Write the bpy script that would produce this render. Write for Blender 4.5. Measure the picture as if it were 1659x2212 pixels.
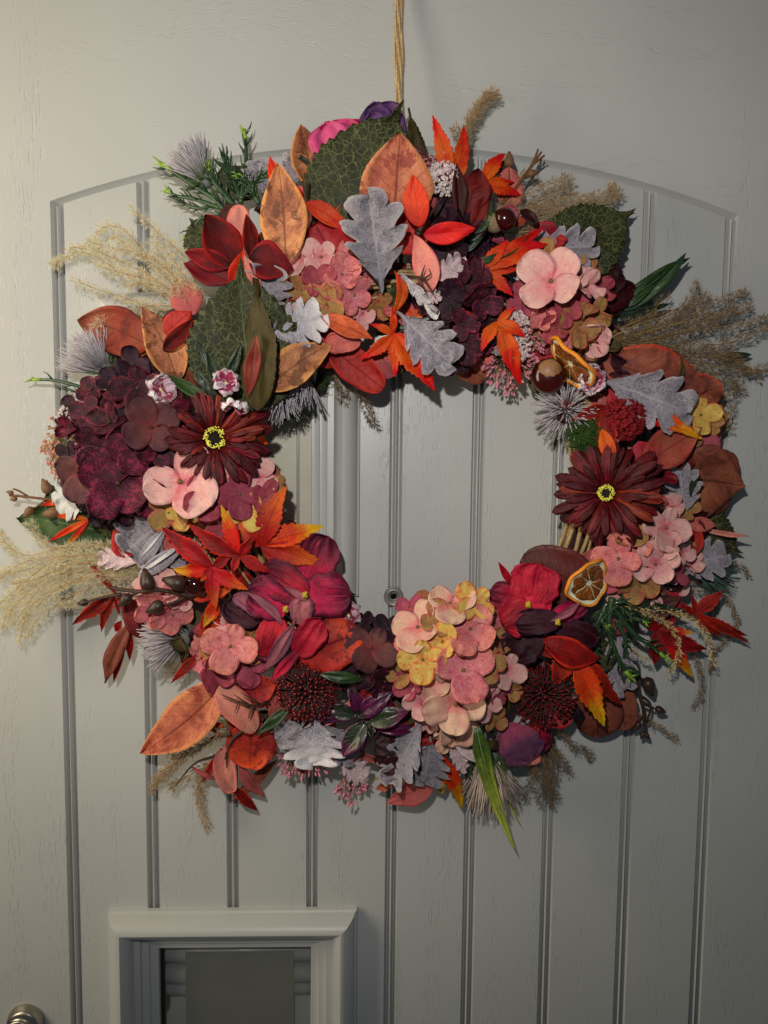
import bpy, math, random
from mathutils import Vector, Matrix, noise as mnoise
R_ = math.radians
S = 0.75 / 1659.0            # metres per picture unit at the door plane
FPX = 1664.0
sc = bpy.context.scene
for o in list(bpy.data.objects): bpy.data.objects.remove(o)
COL = sc.collection
# ---------------------------------------------------------------- camera
wx = Vector((55300, 450, 1664)).normalized()
wd = Vector((-146, 19634, 1664)); wd = (wd - wx * wd.dot(wx)).normalized()
wf = wx.cross(wd)
CR = Vector((wx.x, wf.x, -wd.x)); CD = Vector((wx.y, wf.y, -wd.y)); CF = Vector((wx.z, wf.z, -wd.z))
DIST = FPX * S
CAM = -CF * DIST
cd = bpy.data.cameras.new("camera"); cam = bpy.data.objects.new("camera", cd); COL.objects.link(cam)
m = Matrix((( CR.x, -CD.x, -CF.x, CAM.x), (CR.y, -CD.y, -CF.y, CAM.y), (CR.z, -CD.z, -CF.z, CAM.z), (0, 0, 0, 1)))
cam.matrix_world = m
cd.sensor_fit = 'HORIZONTAL'; cd.sensor_width = 36; cd.lens = 36 * FPX / 1659.0; cd.clip_start = 0.01; cd.clip_end = 50
sc.camera = cam
def at(px, py, h=0.0):
    d = CF + CR * ((px - 829.5) / FPX) + CD * ((py - 1106.0) / FPX)
    return CAM + d * ((-h - CAM.y) / d.y)
# ---------------------------------------------------------------- world and lamps
w = bpy.data.worlds.new("World"); sc.world = w; w.use_nodes = True
bg = w.node_tree.nodes["Background"]; bg.inputs[0].default_value = (0.70, 0.86, 1.0, 1); bg.inputs[1].default_value = 0.060
def lamp(name, typ, loc, energy, col, size, target=(0, 0, 0), **k):
    l = bpy.data.lights.new(name, typ); l.energy = energy; l.color = col
    if typ == 'AREA': l.size = size
    else: l.shadow_soft_size = size
    for a, v in k.items(): setattr(l, a, v)
    o = bpy.data.objects.new(name, l); COL.objects.link(o); o.location = loc
    o.rotation_euler = (Vector(target) - Vector(loc)).to_track_quat('-Z', 'Y').to_euler()
    return o
lamp("side_lamp", 'AREA', (-0.86, -0.44, 0.20), 6.2, (1.0, 0.865, 0.62), 0.26, (-0.28, 0, 0.06), shape='RECTANGLE', size_y=0.9)
lamp("phone_torch", 'SPOT', (-0.095, -0.79, 0.215), 14.3, (1.0, 0.955, 0.893), 0.011, (-0.01, 0, 0.16), spot_size=R_(104), spot_blend=1.0)
sc.view_settings.view_transform = 'Standard'; sc.view_settings.look = 'None'
sc.view_settings.exposure = 0.0; sc.view_settings.gamma = 1.0
# ---------------------------------------------------------------- helpers
def lin(c): 
    c = c / 255.0
    return c / 12.92 if c <= 0.04045 else ((c + 0.055) / 1.055) ** 2.4
def C(r, g, b, k=1.0):
    return (min(lin(r) * k, .9), min(lin(g) * k, .9), min(lin(b) * k, .9), 1)
K = 1.55
def P(r, g, b): return tuple(min(.88, (lin(q) ** 1.13) * 1.72) for q in (r, g, b)) + (1,)
class MB:
    def __init__(s): s.v = []; s.f = []; s.uv = []; s.mi = []; s.smooth = True; s.sharp = 0
    def add(s, vs, fs, uvs=None, mi=0):
        b = len(s.v); s.v += [tuple(p) for p in vs]
        s.uv += uvs if uvs else [(0.5, 0.5)] * len(vs)
        for f in fs: s.f.append(tuple(i + b for i in f)); s.mi.append(mi)
    def mesh(s, name, mats):
        me = bpy.data.meshes.new(name); me.from_pydata(s.v, [], s.f)
        for m_ in (mats if isinstance(mats, (list, tuple)) else [mats]): me.materials.append(m_)
        ul = me.uv_layers.new(name="UVMap"); flat = []
        for f in s.f:
            for i in f: flat += s.uv[i]
        ul.data.foreach_set("uv", flat)
        me.polygons.foreach_set("material_index", s.mi)
        me.polygons.foreach_set("use_smooth", [s.smooth] * len(s.f))
        me.update()
        if s.sharp: me.set_sharp_from_angle(angle=math.radians(s.sharp))
        return me
def obj(name, me, parent=None, loc=None, mat=None, kind=None, label=None):
    o = bpy.data.objects.new(name, me); COL.objects.link(o)
    if mat is not None: o.matrix_world = mat
    elif loc is not None: o.location = loc
    if parent is not None:
        o.parent = parent; o.matrix_parent_inverse = PINV(parent)
    if kind: o["kind"] = kind
    if label: o["label"] = label
    return o
WM = {}
def PINV(p):
    return world_of(p).inverted()
def world_of(o):
    m = o.matrix_basis.copy()
    if o.parent: m = world_of(o.parent) @ o.matrix_parent_inverse @ m
    return m
def thing(name, label, cat, loc=(0, 0, 0)):
    o = bpy.data.objects.new(name, None); COL.objects.link(o); o.location = loc; o.empty_display_size = .05
    o["label"] = label; o["category"] = cat; return o
def frame(base, axis, nrm, side=None):
    """matrix: local Y along axis, local Z along normal."""
    y = Vector(axis).normalized(); x = y.cross(Vector(nrm)).normalized(); z = x.cross(y)
    return Matrix(((x.x, y.x, z.x, base[0]), (x.y, y.y, z.y, base[1]), (x.z, y.z, z.z, base[2]), (0, 0, 0, 1)))
def tube(mb, pts, r0, r1=None, n=5, mi=0, cap=True):
    r1 = r0 if r1 is None else r1; k = len(pts); pts = [Vector(p) for p in pts]; ref = Vector((0.13, -1, 0.21)).normalized()
    vs = []; uv = []
    for i, p in enumerate(pts):
        t = (pts[min(i + 1, k - 1)] - pts[max(i - 1, 0)])
        if t.length < 1e-9: t = Vector((0, 0, 1))
        t.normalize(); a = t.cross(ref)
        if a.length < .05: a = t.cross(Vector((1, 0, 0)))
        a.normalize(); b = t.cross(a); r = r0 + (r1 - r0) * i / max(1, k - 1)
        for j in range(n):
            q = 2 * math.pi * j / n
            vs.append(p + (a * math.cos(q) + b * math.sin(q)) * r); uv.append((j / n, i / max(1, k - 1)))
    fs = [(i * n + j, i * n + (j + 1) % n, (i + 1) * n + (j + 1) % n, (i + 1) * n + j) for i in range(k - 1) for j in range(n)]
    if cap: fs += [tuple(range(n))[::-1], tuple((k - 1) * n + j for j in range(n))]
    mb.add(vs, fs, uv, mi)
def ball(mb, c, rx, ry=None, rz=None, nu=8, nv=6, mi=0, rot=None):
    ry = rx if ry is None else ry; rz = rx if rz is None else rz; vs = []; uv = []
    for i in range(nv + 1):
        a = math.pi * i / nv
        for j in range(nu):
            b = 2 * math.pi * j / nu
            p = Vector((rx * math.sin(a) * math.cos(b), ry * math.sin(a) * math.sin(b), rz * math.cos(a)))
            if rot is not None: p = rot @ p
            vs.append(Vector(c) + p); uv.append((j / nu, i / nv))
    fs = [(i * nu + j, (i + 1) * nu + j, (i + 1) * nu + (j + 1) % nu, i * nu + (j + 1) % nu) for i in range(nv) for j in range(nu)]
    mb.add(vs, fs, uv, mi)
def spline(pts, n):
    """Catmull-Rom through pts, n samples."""
    P_ = [Vector(p) for p in pts]
    if len(P_) == 2: return [P_[0].lerp(P_[1], i / (n - 1)) for i in range(n)]
    P_ = [P_[0] * 2 - P_[1]] + P_ + [P_[-1] * 2 - P_[-2]]; k = len(P_) - 3; out = []
    for i in range(n):
        t = i / (n - 1) * k; s = min(int(t), k - 1); u = t - s; a, b, c, d = P_[s:s + 4]
        out.append(0.5 * ((2 * b) + (c - a) * u + (2 * a - 5 * b + 4 * c - d) * u * u + (3 * b - a - 3 * c + d) * u ** 3))
    return out
def catmull2(pts, n): return spline([at(*p) for p in pts], n)
# ---------------------------------------------------------------- materials
def newmat(name):
    m_ = bpy.data.materials.new(name); m_.use_nodes = True; nt = m_.node_tree; nt.nodes.clear(); return m_, nt
class N:
    def __init__(s, nt): s.nt = nt
    def n(s, t, **k):
        o = s.nt.nodes.new(t)
        for a, v in k.items(): setattr(o, a, v)
        return o
    def l(s, a, b): s.nt.links.new(a, b)
    def math(s, op, a, b=None, c=None, clamp=False):
        o = s.n('ShaderNodeMath', operation=op); o.use_clamp = clamp
        for i, v in enumerate((a, b, c)):
            if v is None: continue
            if isinstance(v, (int, float)): o.inputs[i].default_value = v
            else: s.l(v, o.inputs[i])
        return o.outputs[0]
    def mix(s, f, a, b, mode='MIX'):
        o = s.n('ShaderNodeMix', data_type='RGBA', blend_type=mode)
        for i, v in ((0, f), (6, a), (7, b)):
            if isinstance(v, (int, float)): o.inputs[i].default_value = v
            elif isinstance(v, tuple): o.inputs[i].default_value = v
            else: s.l(v, o.inputs[i])
        return o.outputs[2]
    def noise(s, vec, scale, detail=5, rough=.6, dist=0):
        o = s.n('ShaderNodeTexNoise'); s.l(vec, o.inputs['Vector']); o.inputs['Scale'].default_value = scale
        o.inputs['Detail'].default_value = detail; o.inputs['Roughness'].default_value = rough; o.inputs['Distortion'].default_value = dist
        return o.outputs[0]
    def ramp(s, f, stops):
        o = s.n('ShaderNodeValToRGB'); s.l(f, o.inputs[0]); e = o.color_ramp.elements
        while len(e) < len(stops): e.new(0.5)
        for i, (p, c) in enumerate(stops):
            e[i].position = p; e[i].color = c if isinstance(c, tuple) else (c, c, c, 1)
        return o.outputs[0]
    def smooth(s, v, a, b):
        o = s.n('ShaderNodeMapRange', interpolation_type='SMOOTHSTEP'); s.l(v, o.inputs[0])
        o.inputs[1].default_value = a; o.inputs[2].default_value = b; return o.outputs[0]
MATS = {}
def leafmat(name, stops, ns=45, tip=None, base=None, edge=None, vein=None, retic=None, speck=None, rough=.6, trans=.12,
            bump=.35, fuzz=None, streak=None, coat=0, sheen=0, jit=.16, side=9, hue=.006):
    m_, nt = newmat(name); g = N(nt)
    tc = g.n('ShaderNodeTexCoord'); oi = g.n('ShaderNodeObjectInfo')
    off = g.n('ShaderNodeVectorMath', operation='MULTIPLY_ADD'); g.l(oi.outputs['Random'], off.inputs[0])
    off.inputs[1].default_value = (3.1, 5.7, 1.3); g.l(tc.outputs['Object'], off.inputs[2]); vec = off.outputs[0]
    sp = g.n('ShaderNodeSeparateXYZ'); g.l(tc.outputs['UV'], sp.inputs[0]); u, v = sp.outputs[0], sp.outputs[1]
    au = g.math('ABSOLUTE', g.math('MULTIPLY_ADD', u, 2.0, -1.0))
    n1 = g.noise(vec, ns, 6, .65, .6); k = len(stops)
    col = g.ramp(n1, [(.36 + .28 * i / max(1, k - 1), c) for i, c in enumerate(stops)])
    n2 = g.noise(vec, ns * 3.1, 3, .6)
    wob = g.math('MULTIPLY_ADD', n2, .5, -.25)
    if base: col = g.mix(g.smooth(g.math('ADD', v, wob), base[1], 0.0), col, base[0])
    if tip: col = g.mix(g.smooth(g.math('ADD', v, wob), tip[1], 1.0), col, tip[0])
    if edge: col = g.mix(g.smooth(g.math('ADD', au, g.math('MULTIPLY', wob, .6)), edge[1], 1.0), col, edge[0])
    hgt = g.noise(vec, ns * 9, 4, .7)
    if speck:
        s_ = g.noise(vec, speck[1], 4, .65, .4)
        lo = g.noise(vec, speck[1] * .22, 2, .5)
        s_ = g.math('MULTIPLY_ADD', lo, .5, s_)
        col = g.mix(g.math('MULTIPLY', g.smooth(s_, speck[2], speck[2] + .05), .85), col, speck[0])
    if vein:
        mid = g.smooth(au, .07, .0)
        ph = g.math('SUBTRACT', g.math('MULTIPLY', v, float(side)), g.math('MULTIPLY', au, side * .26))
        ph = g.math('ADD', ph, g.math('MULTIPLY', n2, .35))
        sv = g.math('ABSOLUTE', g.math('MULTIPLY_ADD', g.math('FRACT', ph), 2.0, -1.0))
        sv = g.math('MULTIPLY', g.smooth(sv, .87, 1.0), .55)
        vm = g.math('MAXIMUM', mid, sv)
        col = g.mix(g.math('MULTIPLY', vm, vein[1]), col, vein[0])
        hgt = g.math('SUBTRACT', hgt, g.math('MULTIPLY', vm, 1.0))
    if retic:
        def vor(sc_, wd_):
            vo = g.n('ShaderNodeTexVoronoi', feature='DISTANCE_TO_EDGE'); dn = g.n('ShaderNodeTexNoise'); g.l(vec, dn.inputs['Vector']); dn.inputs['Scale'].default_value = 90
            dv = g.n('ShaderNodeVectorMath', operation='MULTIPLY_ADD'); g.l(dn.outputs[1], dv.inputs[0]); dv.inputs[1].default_value = (.008, .008, .008); g.l(vec, dv.inputs[2]); g.l(dv.outputs[0], vo.inputs['Vector']); vo.inputs['Scale'].default_value = sc_
            return g.smooth(vo.outputs['Distance'], wd_, wd_ * .25)
        ph = g.math('SUBTRACT', g.math('MULTIPLY', v, 6.0), g.math('MULTIPLY', au, 2.0))
        ph = g.math('ADD', ph, g.math('MULTIPLY', n1, .8))
        sv = g.math('ABSOLUTE', g.math('MULTIPLY_ADD', g.math('FRACT', ph), 2.0, -1.0))
        mv = g.math('MAXIMUM', g.smooth(au, .022, .0), g.smooth(sv, .955, .985))
        vm = g.math('MAXIMUM', mv, g.math('MULTIPLY', g.math('MAXIMUM', vor(retic[1], .06), g.math('MULTIPLY', vor(retic[1] * 2.3, .07), .45)), .75))
        fade = g.math('MULTIPLY_ADD', n2, 1.1, .15, clamp=True); vm2 = g.math('MULTIPLY', vm, fade); col = g.mix(g.math('MULTIPLY', vm2, retic[2]), col, retic[0])
        hgt = g.math('SUBTRACT', hgt, g.math('MULTIPLY', vm, .8))
    if fuzz:
        f1 = g.noise(vec, 900, 3, .8); f2 = g.noise(vec, 300, 3, .7)
        col = g.mix(g.smooth(g.math('MULTIPLY_ADD', f2, .4, f1), .55, .85), col, fuzz)
        hgt = f1
    if streak:
        cb = g.n('ShaderNodeCombineXYZ'); g.l(g.math('MULTIPLY', u, streak[2]), cb.inputs[0]); g.l(g.math('MULTIPLY', v, 2.2), cb.inputs[1]); g.l(g.math('MULTIPLY', oi.outputs['Random'], 37.0), cb.inputs[2])
        sk = g.noise(cb.outputs[0], 1.0, 4, .65, .5)
        col = g.mix(g.math('MULTIPLY', g.smooth(sk, .48, .70), streak[1]), col, streak[0])
        col = g.mix(g.math('MULTIPLY', g.smooth(sk, .50, .30), streak[1] * .6), col, g.mix(1.0, col, (.45, .42, .45, 1), 'MULTIPLY'))
        hgt = g.math('MULTIPLY_ADD', sk, 2.2, hgt)
    fine = g.noise(vec, 700, 3, .7)
    col = g.mix(1.0, col, g.ramp(fine, [(.3, .72), (.7, 1.12)]), 'MULTIPLY')
    hs = g.n('ShaderNodeHueSaturation'); g.l(col, hs.inputs['Color'])
    g.l(g.math('MULTIPLY_ADD', oi.outputs['Random'], jit * 2, 1 - jit), hs.inputs['Value'])
    r2 = g.math('FRACT', g.math('MULTIPLY', oi.outputs['Random'], 17.3))
    g.l(g.math('MULTIPLY_ADD', r2, hue * 2, .5 - hue), hs.inputs['Hue']); col = hs.outputs[0]
    bs = g.n('ShaderNodeBsdfPrincipled'); g.l(col, bs.inputs['Base Color'])
    g.l(g.math('MULTIPLY_ADD', n2, .25, rough - .12), bs.inputs['Roughness'])
    bs.inputs['Specular IOR Level'].default_value = .35 if coat == 0 else .5
    if coat: bs.inputs['Coat Weight'].default_value = coat; bs.inputs['Coat Roughness'].default_value = .18
    if sheen: bs.inputs['Sheen Weight'].default_value = sheen; bs.inputs['Sheen Roughness'].default_value = .6
    bp = g.n('ShaderNodeBump'); g.l(hgt, bp.inputs['Height']); bp.inputs['Strength'].default_value = bump; bp.inputs['Distance'].default_value = .0012
    g.l(bp.outputs[0], bs.inputs['Normal'])
    out = g.n('ShaderNodeOutputMaterial')
    if trans:
        tr = g.n('ShaderNodeBsdfTranslucent'); g.l(col, tr.inputs[0]); mx = g.n('ShaderNodeMixShader'); mx.inputs[0].default_value = trans
        g.l(bs.outputs[0], mx.inputs[1]); g.l(tr.outputs[0], mx.inputs[2]); g.l(mx.outputs[0], out.inputs[0])
    else: g.l(bs.outputs[0], out.inputs[0])
    MATS[name] = m_; return m_
def plain(name, c1, c2, ns=200, rough=.5, metal=0, bump=.2, spec=.5, coat=0, trans=0):
    m_, nt = newmat(name); g = N(nt); tc = g.n('ShaderNodeTexCoord')
    n1 = g.noise(tc.outputs['Object'], ns, 5, .65); col = g.ramp(n1, [(.3, c1), (.7, c2)])
    bs = g.n('ShaderNodeBsdfPrincipled'); g.l(col, bs.inputs['Base Color']); bs.inputs['Roughness'].default_value = rough
    bs.inputs['Metallic'].default_value = metal; bs.inputs['Specular IOR Level'].default_value = spec; bs.inputs['Coat Weight'].default_value = coat
    bs.inputs['Coat Roughness'].default_value = .06
    bp = g.n('ShaderNodeBump'); g.l(g.noise(tc.outputs['Object'], ns * 3, 3, .7), bp.inputs['Height']); bp.inputs['Strength'].default_value = bump; bp.inputs['Distance'].default_value = .0006
    g.l(bp.outputs[0], bs.inputs['Normal']); out = g.n('ShaderNodeOutputMaterial')
    if trans:
        tr = g.n('ShaderNodeBsdfTranslucent'); g.l(col, tr.inputs[0]); mx = g.n('ShaderNodeMixShader'); mx.inputs[0].default_value = trans
        g.l(bs.outputs[0], mx.inputs[1]); g.l(tr.outputs[0], mx.inputs[2]); g.l(mx.outputs[0], out.inputs[0])
    else: g.l(bs.outputs[0], out.inputs[0])
    MATS[name] = m_; return m_
def doorpaint(name, horizontal=False, grain=1.0, gloss=.27):
    m_, nt = newmat(name); g = N(nt); tc = g.n('ShaderNodeTexCoord')
    geo = g.n('ShaderNodeNewGeometry')
    wob = g.n('ShaderNodeTexNoise'); g.l(geo.outputs['Position'], wob.inputs['Vector']); wob.inputs['Scale'].default_value = 5; wob.inputs['Detail'].default_value = 2
    wv = g.n('ShaderNodeVectorMath', operation='MULTIPLY_ADD'); g.l(wob.outputs[1], wv.inputs[0])
    wv.inputs[1].default_value = (.02, 0, .09) if horizontal else (.05, 0, .02); g.l(geo.outputs['Position'], wv.inputs[2])
    mp = g.n('ShaderNodeMapping'); g.l(wv.outputs[0], mp.inputs[0]); mp.inputs['Scale'].default_value = (60, 1, 620) if horizontal else (620, 1, 60)
    a = g.noise(mp.outputs[0], 1.0, 2, .5)
    mp2 = g.n('ShaderNodeMapping'); g.l(wv.outputs[0], mp2.inputs[0]); mp2.inputs['Scale'].default_value = (4, 1, 46) if horizontal else (46, 1, 4)
    b = g.noise(mp2.outputs[0], 1.0, 3, .5)
    dents = g.math('MULTIPLY', g.smooth(a, .56, .66), g.smooth(b, .42, .66))
    soft = g.noise(geo.outputs['Position'], 520, 2, .5)
    h = g.math('SUBTRACT', g.math('MULTIPLY', soft, .055), g.math('MULTIPLY', dents, grain * .50))
    big = g.noise(geo.outputs['Position'], 3.5, 4, .6)
    col = g.ramp(big, [(.3, C(184, 185, 184)), (.7, C(193, 194, 191))])
    col = g.mix(g.math('MULTIPLY', dents, .04), col, C(150, 146, 138))
    bs = g.n('ShaderNodeBsdfPrincipled'); g.l(col, bs.inputs['Base Color'])
    g.l(g.math('MULTIPLY_ADD', g.noise(geo.outputs['Position'], 30, 3, .6), .12, gloss), bs.inputs['Roughness'])
    bp = g.n('ShaderNodeBump'); g.l(h, bp.inputs['Height']); bp.inputs['Strength'].default_value = .9; bp.inputs['Distance'].default_value = .0006
    g.l(bp.outputs[0], bs.inputs['Normal']); out = g.n('ShaderNodeOutputMaterial'); g.l(bs.outputs[0], out.inputs[0]); return m_
# ================================================================ the door
PV = doorpaint("door_paint_upright_grain"); PH = doorpaint("door_paint_level_grain", True, .7); PS = doorpaint("door_paint_smooth", False, .15, .30)
door = thing("door", "pale grey composite door with an arched planked panel, grooves and wood grain, behind the wreath", "door", at(829, 2212, 0))
cols = [156, 329, 503, 677, 847, 1015, 1184, 1350, 1516]
gx = [at(c, 1825).x for c in cols]
g0 = sum(gx) / 9; sp_ = sum((gx[i] - g0) * (i - 4) for i in range(9)) / 60.0
GX = [g0 + sp_ * (i - 4) for i in range(9)]
GW = 0.0125                                     # width of one double groove
DEP = 0.0076
pl, pr = at(94, 436), at(1599, 462); pm = at(829, 313)
xm = g0; hw = sp_ * 4 + GW / 2; zc = (pl.z + pr.z) / 2; rise = pm.z - zc
RA = (hw * hw + rise * rise) / (2 * rise)
def arch(x): return pm.z - RA + math.sqrt(max(0, RA * RA - (x - xm) ** 2))
ZB = at(829, 2212).z - .12; ZT = at(829, 0).z + .06
XL = at(0, 0).x - .06; XR = at(1659, 0).x + .08
win = []
a1, b1 = at(234, 1967, .004), at(771, 1963, .004)
win.append((a1.x, b1.x, ZB - .02, (a1.z + b1.z) / 2))
W2R = at(775, 1200, .004).x; W2B = at(775, 1287, .003).z
win.append((W2R - (b1.x - a1.x), W2R, W2B, at(188, 630, .004).z))
FW = 0.047
def inhole(x0, x1, z0, z1, mg=.03):
    xc, zc_ = (x0 + x1) / 2, (z0 + z1) / 2
    return any(a + mg < xc < b - mg and c + mg < zc_ < d - mg for a, b, c, d in win)
def gridsheet(prof, zrows, topfn=None, toprows=None, holes=True):
    """prof: list of (x, y); zrows: z values; topfn(x): z of the top; toprows: list of (dz, dy) under the top."""
    mb = MB(); mb.sharp = 40; xs = [p[0] for p in prof]; nx = len(prof)
    rows = [[(x, y, z) for x, y in prof] for z in zrows]
    if topfn:
        for dz, dy in toprows: rows.append([(x, max(y, dy), topfn(x) - dz) for x, y in prof])
    vs = [p for r in rows for p in r]; fs = []
    for i in range(len(rows) - 1):
        for j in range(nx - 1):
            if holes and i < len(zrows) - 1 and inhole(xs[j], xs[j + 1], zrows[i], zrows[i + 1]): continue
            fs.append((i * nx + j, i * nx + j + 1, (i + 1) * nx + j + 1, (i + 1) * nx + j))
    mb.add(vs, fs); return mb
zrows = [ZB]
for a, b, c, d in win: zrows += [c + .03, d - .03]
zrows = sorted(set(zrows)); zrows = [z for z in zrows if z >= ZB]
def withwin(xs):
    ex = []
    for a, b, c, d in win:
        for e in (a + .03, b - .03):
            if xs[0] < e < xs[-1]: ex.append(e)
    return ex
bev = .0016
for i in range(8):
    x0, x1 = GX[i] + .0036, GX[i + 1] - .0036
    ww = [(.0027 * q / 6, DEP * (1 - q / 6) ** 1.15) for q in range(7)]; bev = .0027
    prof = [(x0 + a_, b_) for a_, b_ in ww]
    mid = [x0 + bev + (x1 - x0 - 2 * bev) * t / 10 for t in range(1, 10)] + withwin([x0 + bev, x1 - bev])
    prof += [(x, 0) for x in sorted(mid)] + [(x1 - a_, b_) for a_, b_ in ww[::-1]]
    mb = gridsheet(prof, zrows, arch, [(.0054 + .0014, 0), (.0054 + .0009, .0003), (.0054 + .0004, .0014), (.0054, DEP)])
    obj("plank", mb.mesh("plank", PV), door)
for i in range(9):
    c = GX[i]; r = .0029
    prof = [(c - r, DEP)] + [(c + r * q / 8, DEP - (DEP - .0004) * (.5 + .5 * math.cos(math.pi * q / 8)) ** .8) for q in range(-7, 8)] + [(c + r, DEP)]
    mb = gridsheet(prof, zrows, arch, [(.0066, .0004), (.0060, .002), (.0054, DEP)]); obj("bead", mb.mesh("bead", PS), door)
xs = sorted([xm - hw + 2 * hw * t / 40 for t in range(41)] + withwin([xm - hw, xm + hw]))
mb = gridsheet([(x, DEP + .0001) for x in xs], zrows, arch, [(0, DEP + .0001)]); obj("panel_recess", mb.mesh("panel_recess", PS), door)
for nm, xa, xb, sgn in (("stile", XL, xm - hw, 1), ("stile", xm + hw, XR, -1)):
    if sgn > 0: prof = [(xa, .04), (xa + .0005, 0)] + [(xa + (xb - xa) * t / 6, 0) for t in range(1, 6)] + [(xb - .0001, 0)] + [(xb + .0027 - a_, b_) for a_, b_ in ww[::-1]]
    else: prof = [(xa - .0027 + a_, b_) for a_, b_ in ww] + [(xa + (xb - xa) * t / 6, 0) for t in range(1, 6)] + [(xb - .0005, 0), (xb, .04)]
    zs = arch(xm - hw + .0001); mb = gridsheet(prof, [ZB, 0, zs, zs + .0012, ZT], holes=False)
    # above the spring of the arch the stile keeps a plain square edge against the rail
    mb.v = [(x, .003 if (z > zs + .001 and 0 < y < .02) else y, z) for x, y, z in mb.v]
    obj(nm, mb.mesh(nm, PV), door)
mb = MB(); n = 64; vs = []; fs = []
rows = [(-.0046 + .0046 * q / 8, DEP * (1 - (q / 8) ** 1.3)) for q in range(9)]
for k in range(n + 1):
    x = xm - hw + 2 * hw * k / n
    for dz, y in rows: vs.append((x, y, arch(x) + dz))
    z1 = arch(x)
    for q in range(1, 5): vs.append((x, 0, z1 + (ZT - z1) * q / 4))
m_ = 13
for k in range(n):
    for q in range(m_ - 1): fs.append((k * m_ + q, (k + 1) * m_ + q, (k + 1) * m_ + q + 1, k * m_ + q + 1))
mb.sharp = 40; mb.add(vs, fs); obj("top_rail", mb.mesh("top_rail", PH), door)
# close the square end between rail and stile where the groove does not run
prof2 = [(0, 0), (0, .0035), (.002, .0042), (.0030, .0075), (.0065, .0115), (.011, .0138), (.016, .0142), (.0205, .0122), (.0235, .0085), (.0245, .0045), (.0250, .0028),
         (.0310, .0030), (.0316, -.0006), (.0322, -.0010), (.0385, -.0008), (.0392, -.0048), (.0398, -.0052), (.0462, -.0050), (.0470, -.0058), (.0470, -.0150)]
def sweepframe(a, b, c, d):
    mb = MB(); vs = []; k = len(prof2)
    for cx, cz, sx, sz in ((a, d, 1, -1), (b, d, -1, -1), (b, c, -1, 1), (a, c, 1, 1)):
        for o_, h in [(q[0], q[1] * (1.6 if q[1] > 0 else 1)) for q in prof2]: vs.append((cx + sx * o_, -h, cz + sz * o_))
    fs = [(q * k + i, ((q + 1) % 4) * k + i, ((q + 1) % 4) * k + i + 1, q * k + i + 1) for q in range(4) for i in range(k - 1)]
    mb.sharp = 38
    for q in range(4):
        a_, b_ = q * k, ((q + 1) % 4) * k
        mb.add(vs[a_:a_ + k] + vs[b_:b_ + k], [(i, k + i, k + i + 1, i + 1) for i in range(k - 1)])
    return mb
def box(mb, x0, x1, y0, y1, z0, z1, mi=0):
    v = [(x, y, z) for x in (x0, x1) for y in (y0, y1) for z in (z0, z1)]
    for f in ((0, 1, 3, 2), (4, 6, 7, 5), (0, 4, 5, 1), (2, 3, 7, 6), (0, 2, 6, 4), (1, 5, 7, 3)): mb.add([v[i] for i in f], [(0, 1, 2, 3)], None, mi)
gm, nt = newmat("pane_glass"); g = N(nt); tr = g.n('ShaderNodeBsdfTransparent'); tr.inputs[0].default_value = (.97, .97, .96, 1); gl = g.n('ShaderNodeBsdfGlossy'); gl.inputs['Roughness'].default_value = .10
lw = g.n('ShaderNodeLayerWeight'); lw.inputs[0].default_value = .25; mx = g.n('ShaderNodeMixShader'); g.l(g.math('MULTIPLY_ADD', lw.outputs[0], .5, .06), mx.inputs[0])
g.l(tr.outputs[0], mx.inputs[1]); g.l(gl.outputs[0], mx.inputs[2]); out = g.n('ShaderNodeOutputMaterial'); g.l(mx.outputs[0], out.inputs[0])
seal = plain("black_seal", C(22, 20, 18), C(30, 27, 24), 300, .6)
back = plain("inner_lining", C(220, 220, 210), C(228, 228, 218), 20, .5, bump=.05)
back2 = plain("inner_lining_pale", C(205, 200, 184), C(222, 218, 204), 25, .45, bump=.05)
card = plain("grey_card", C(146, 146, 136), C(152, 152, 142), 30, .6, bump=.03)
brass = plain("brushed_brass", C(150, 120, 80), C(176, 146, 104), 60, .28, 1, .05)
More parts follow.
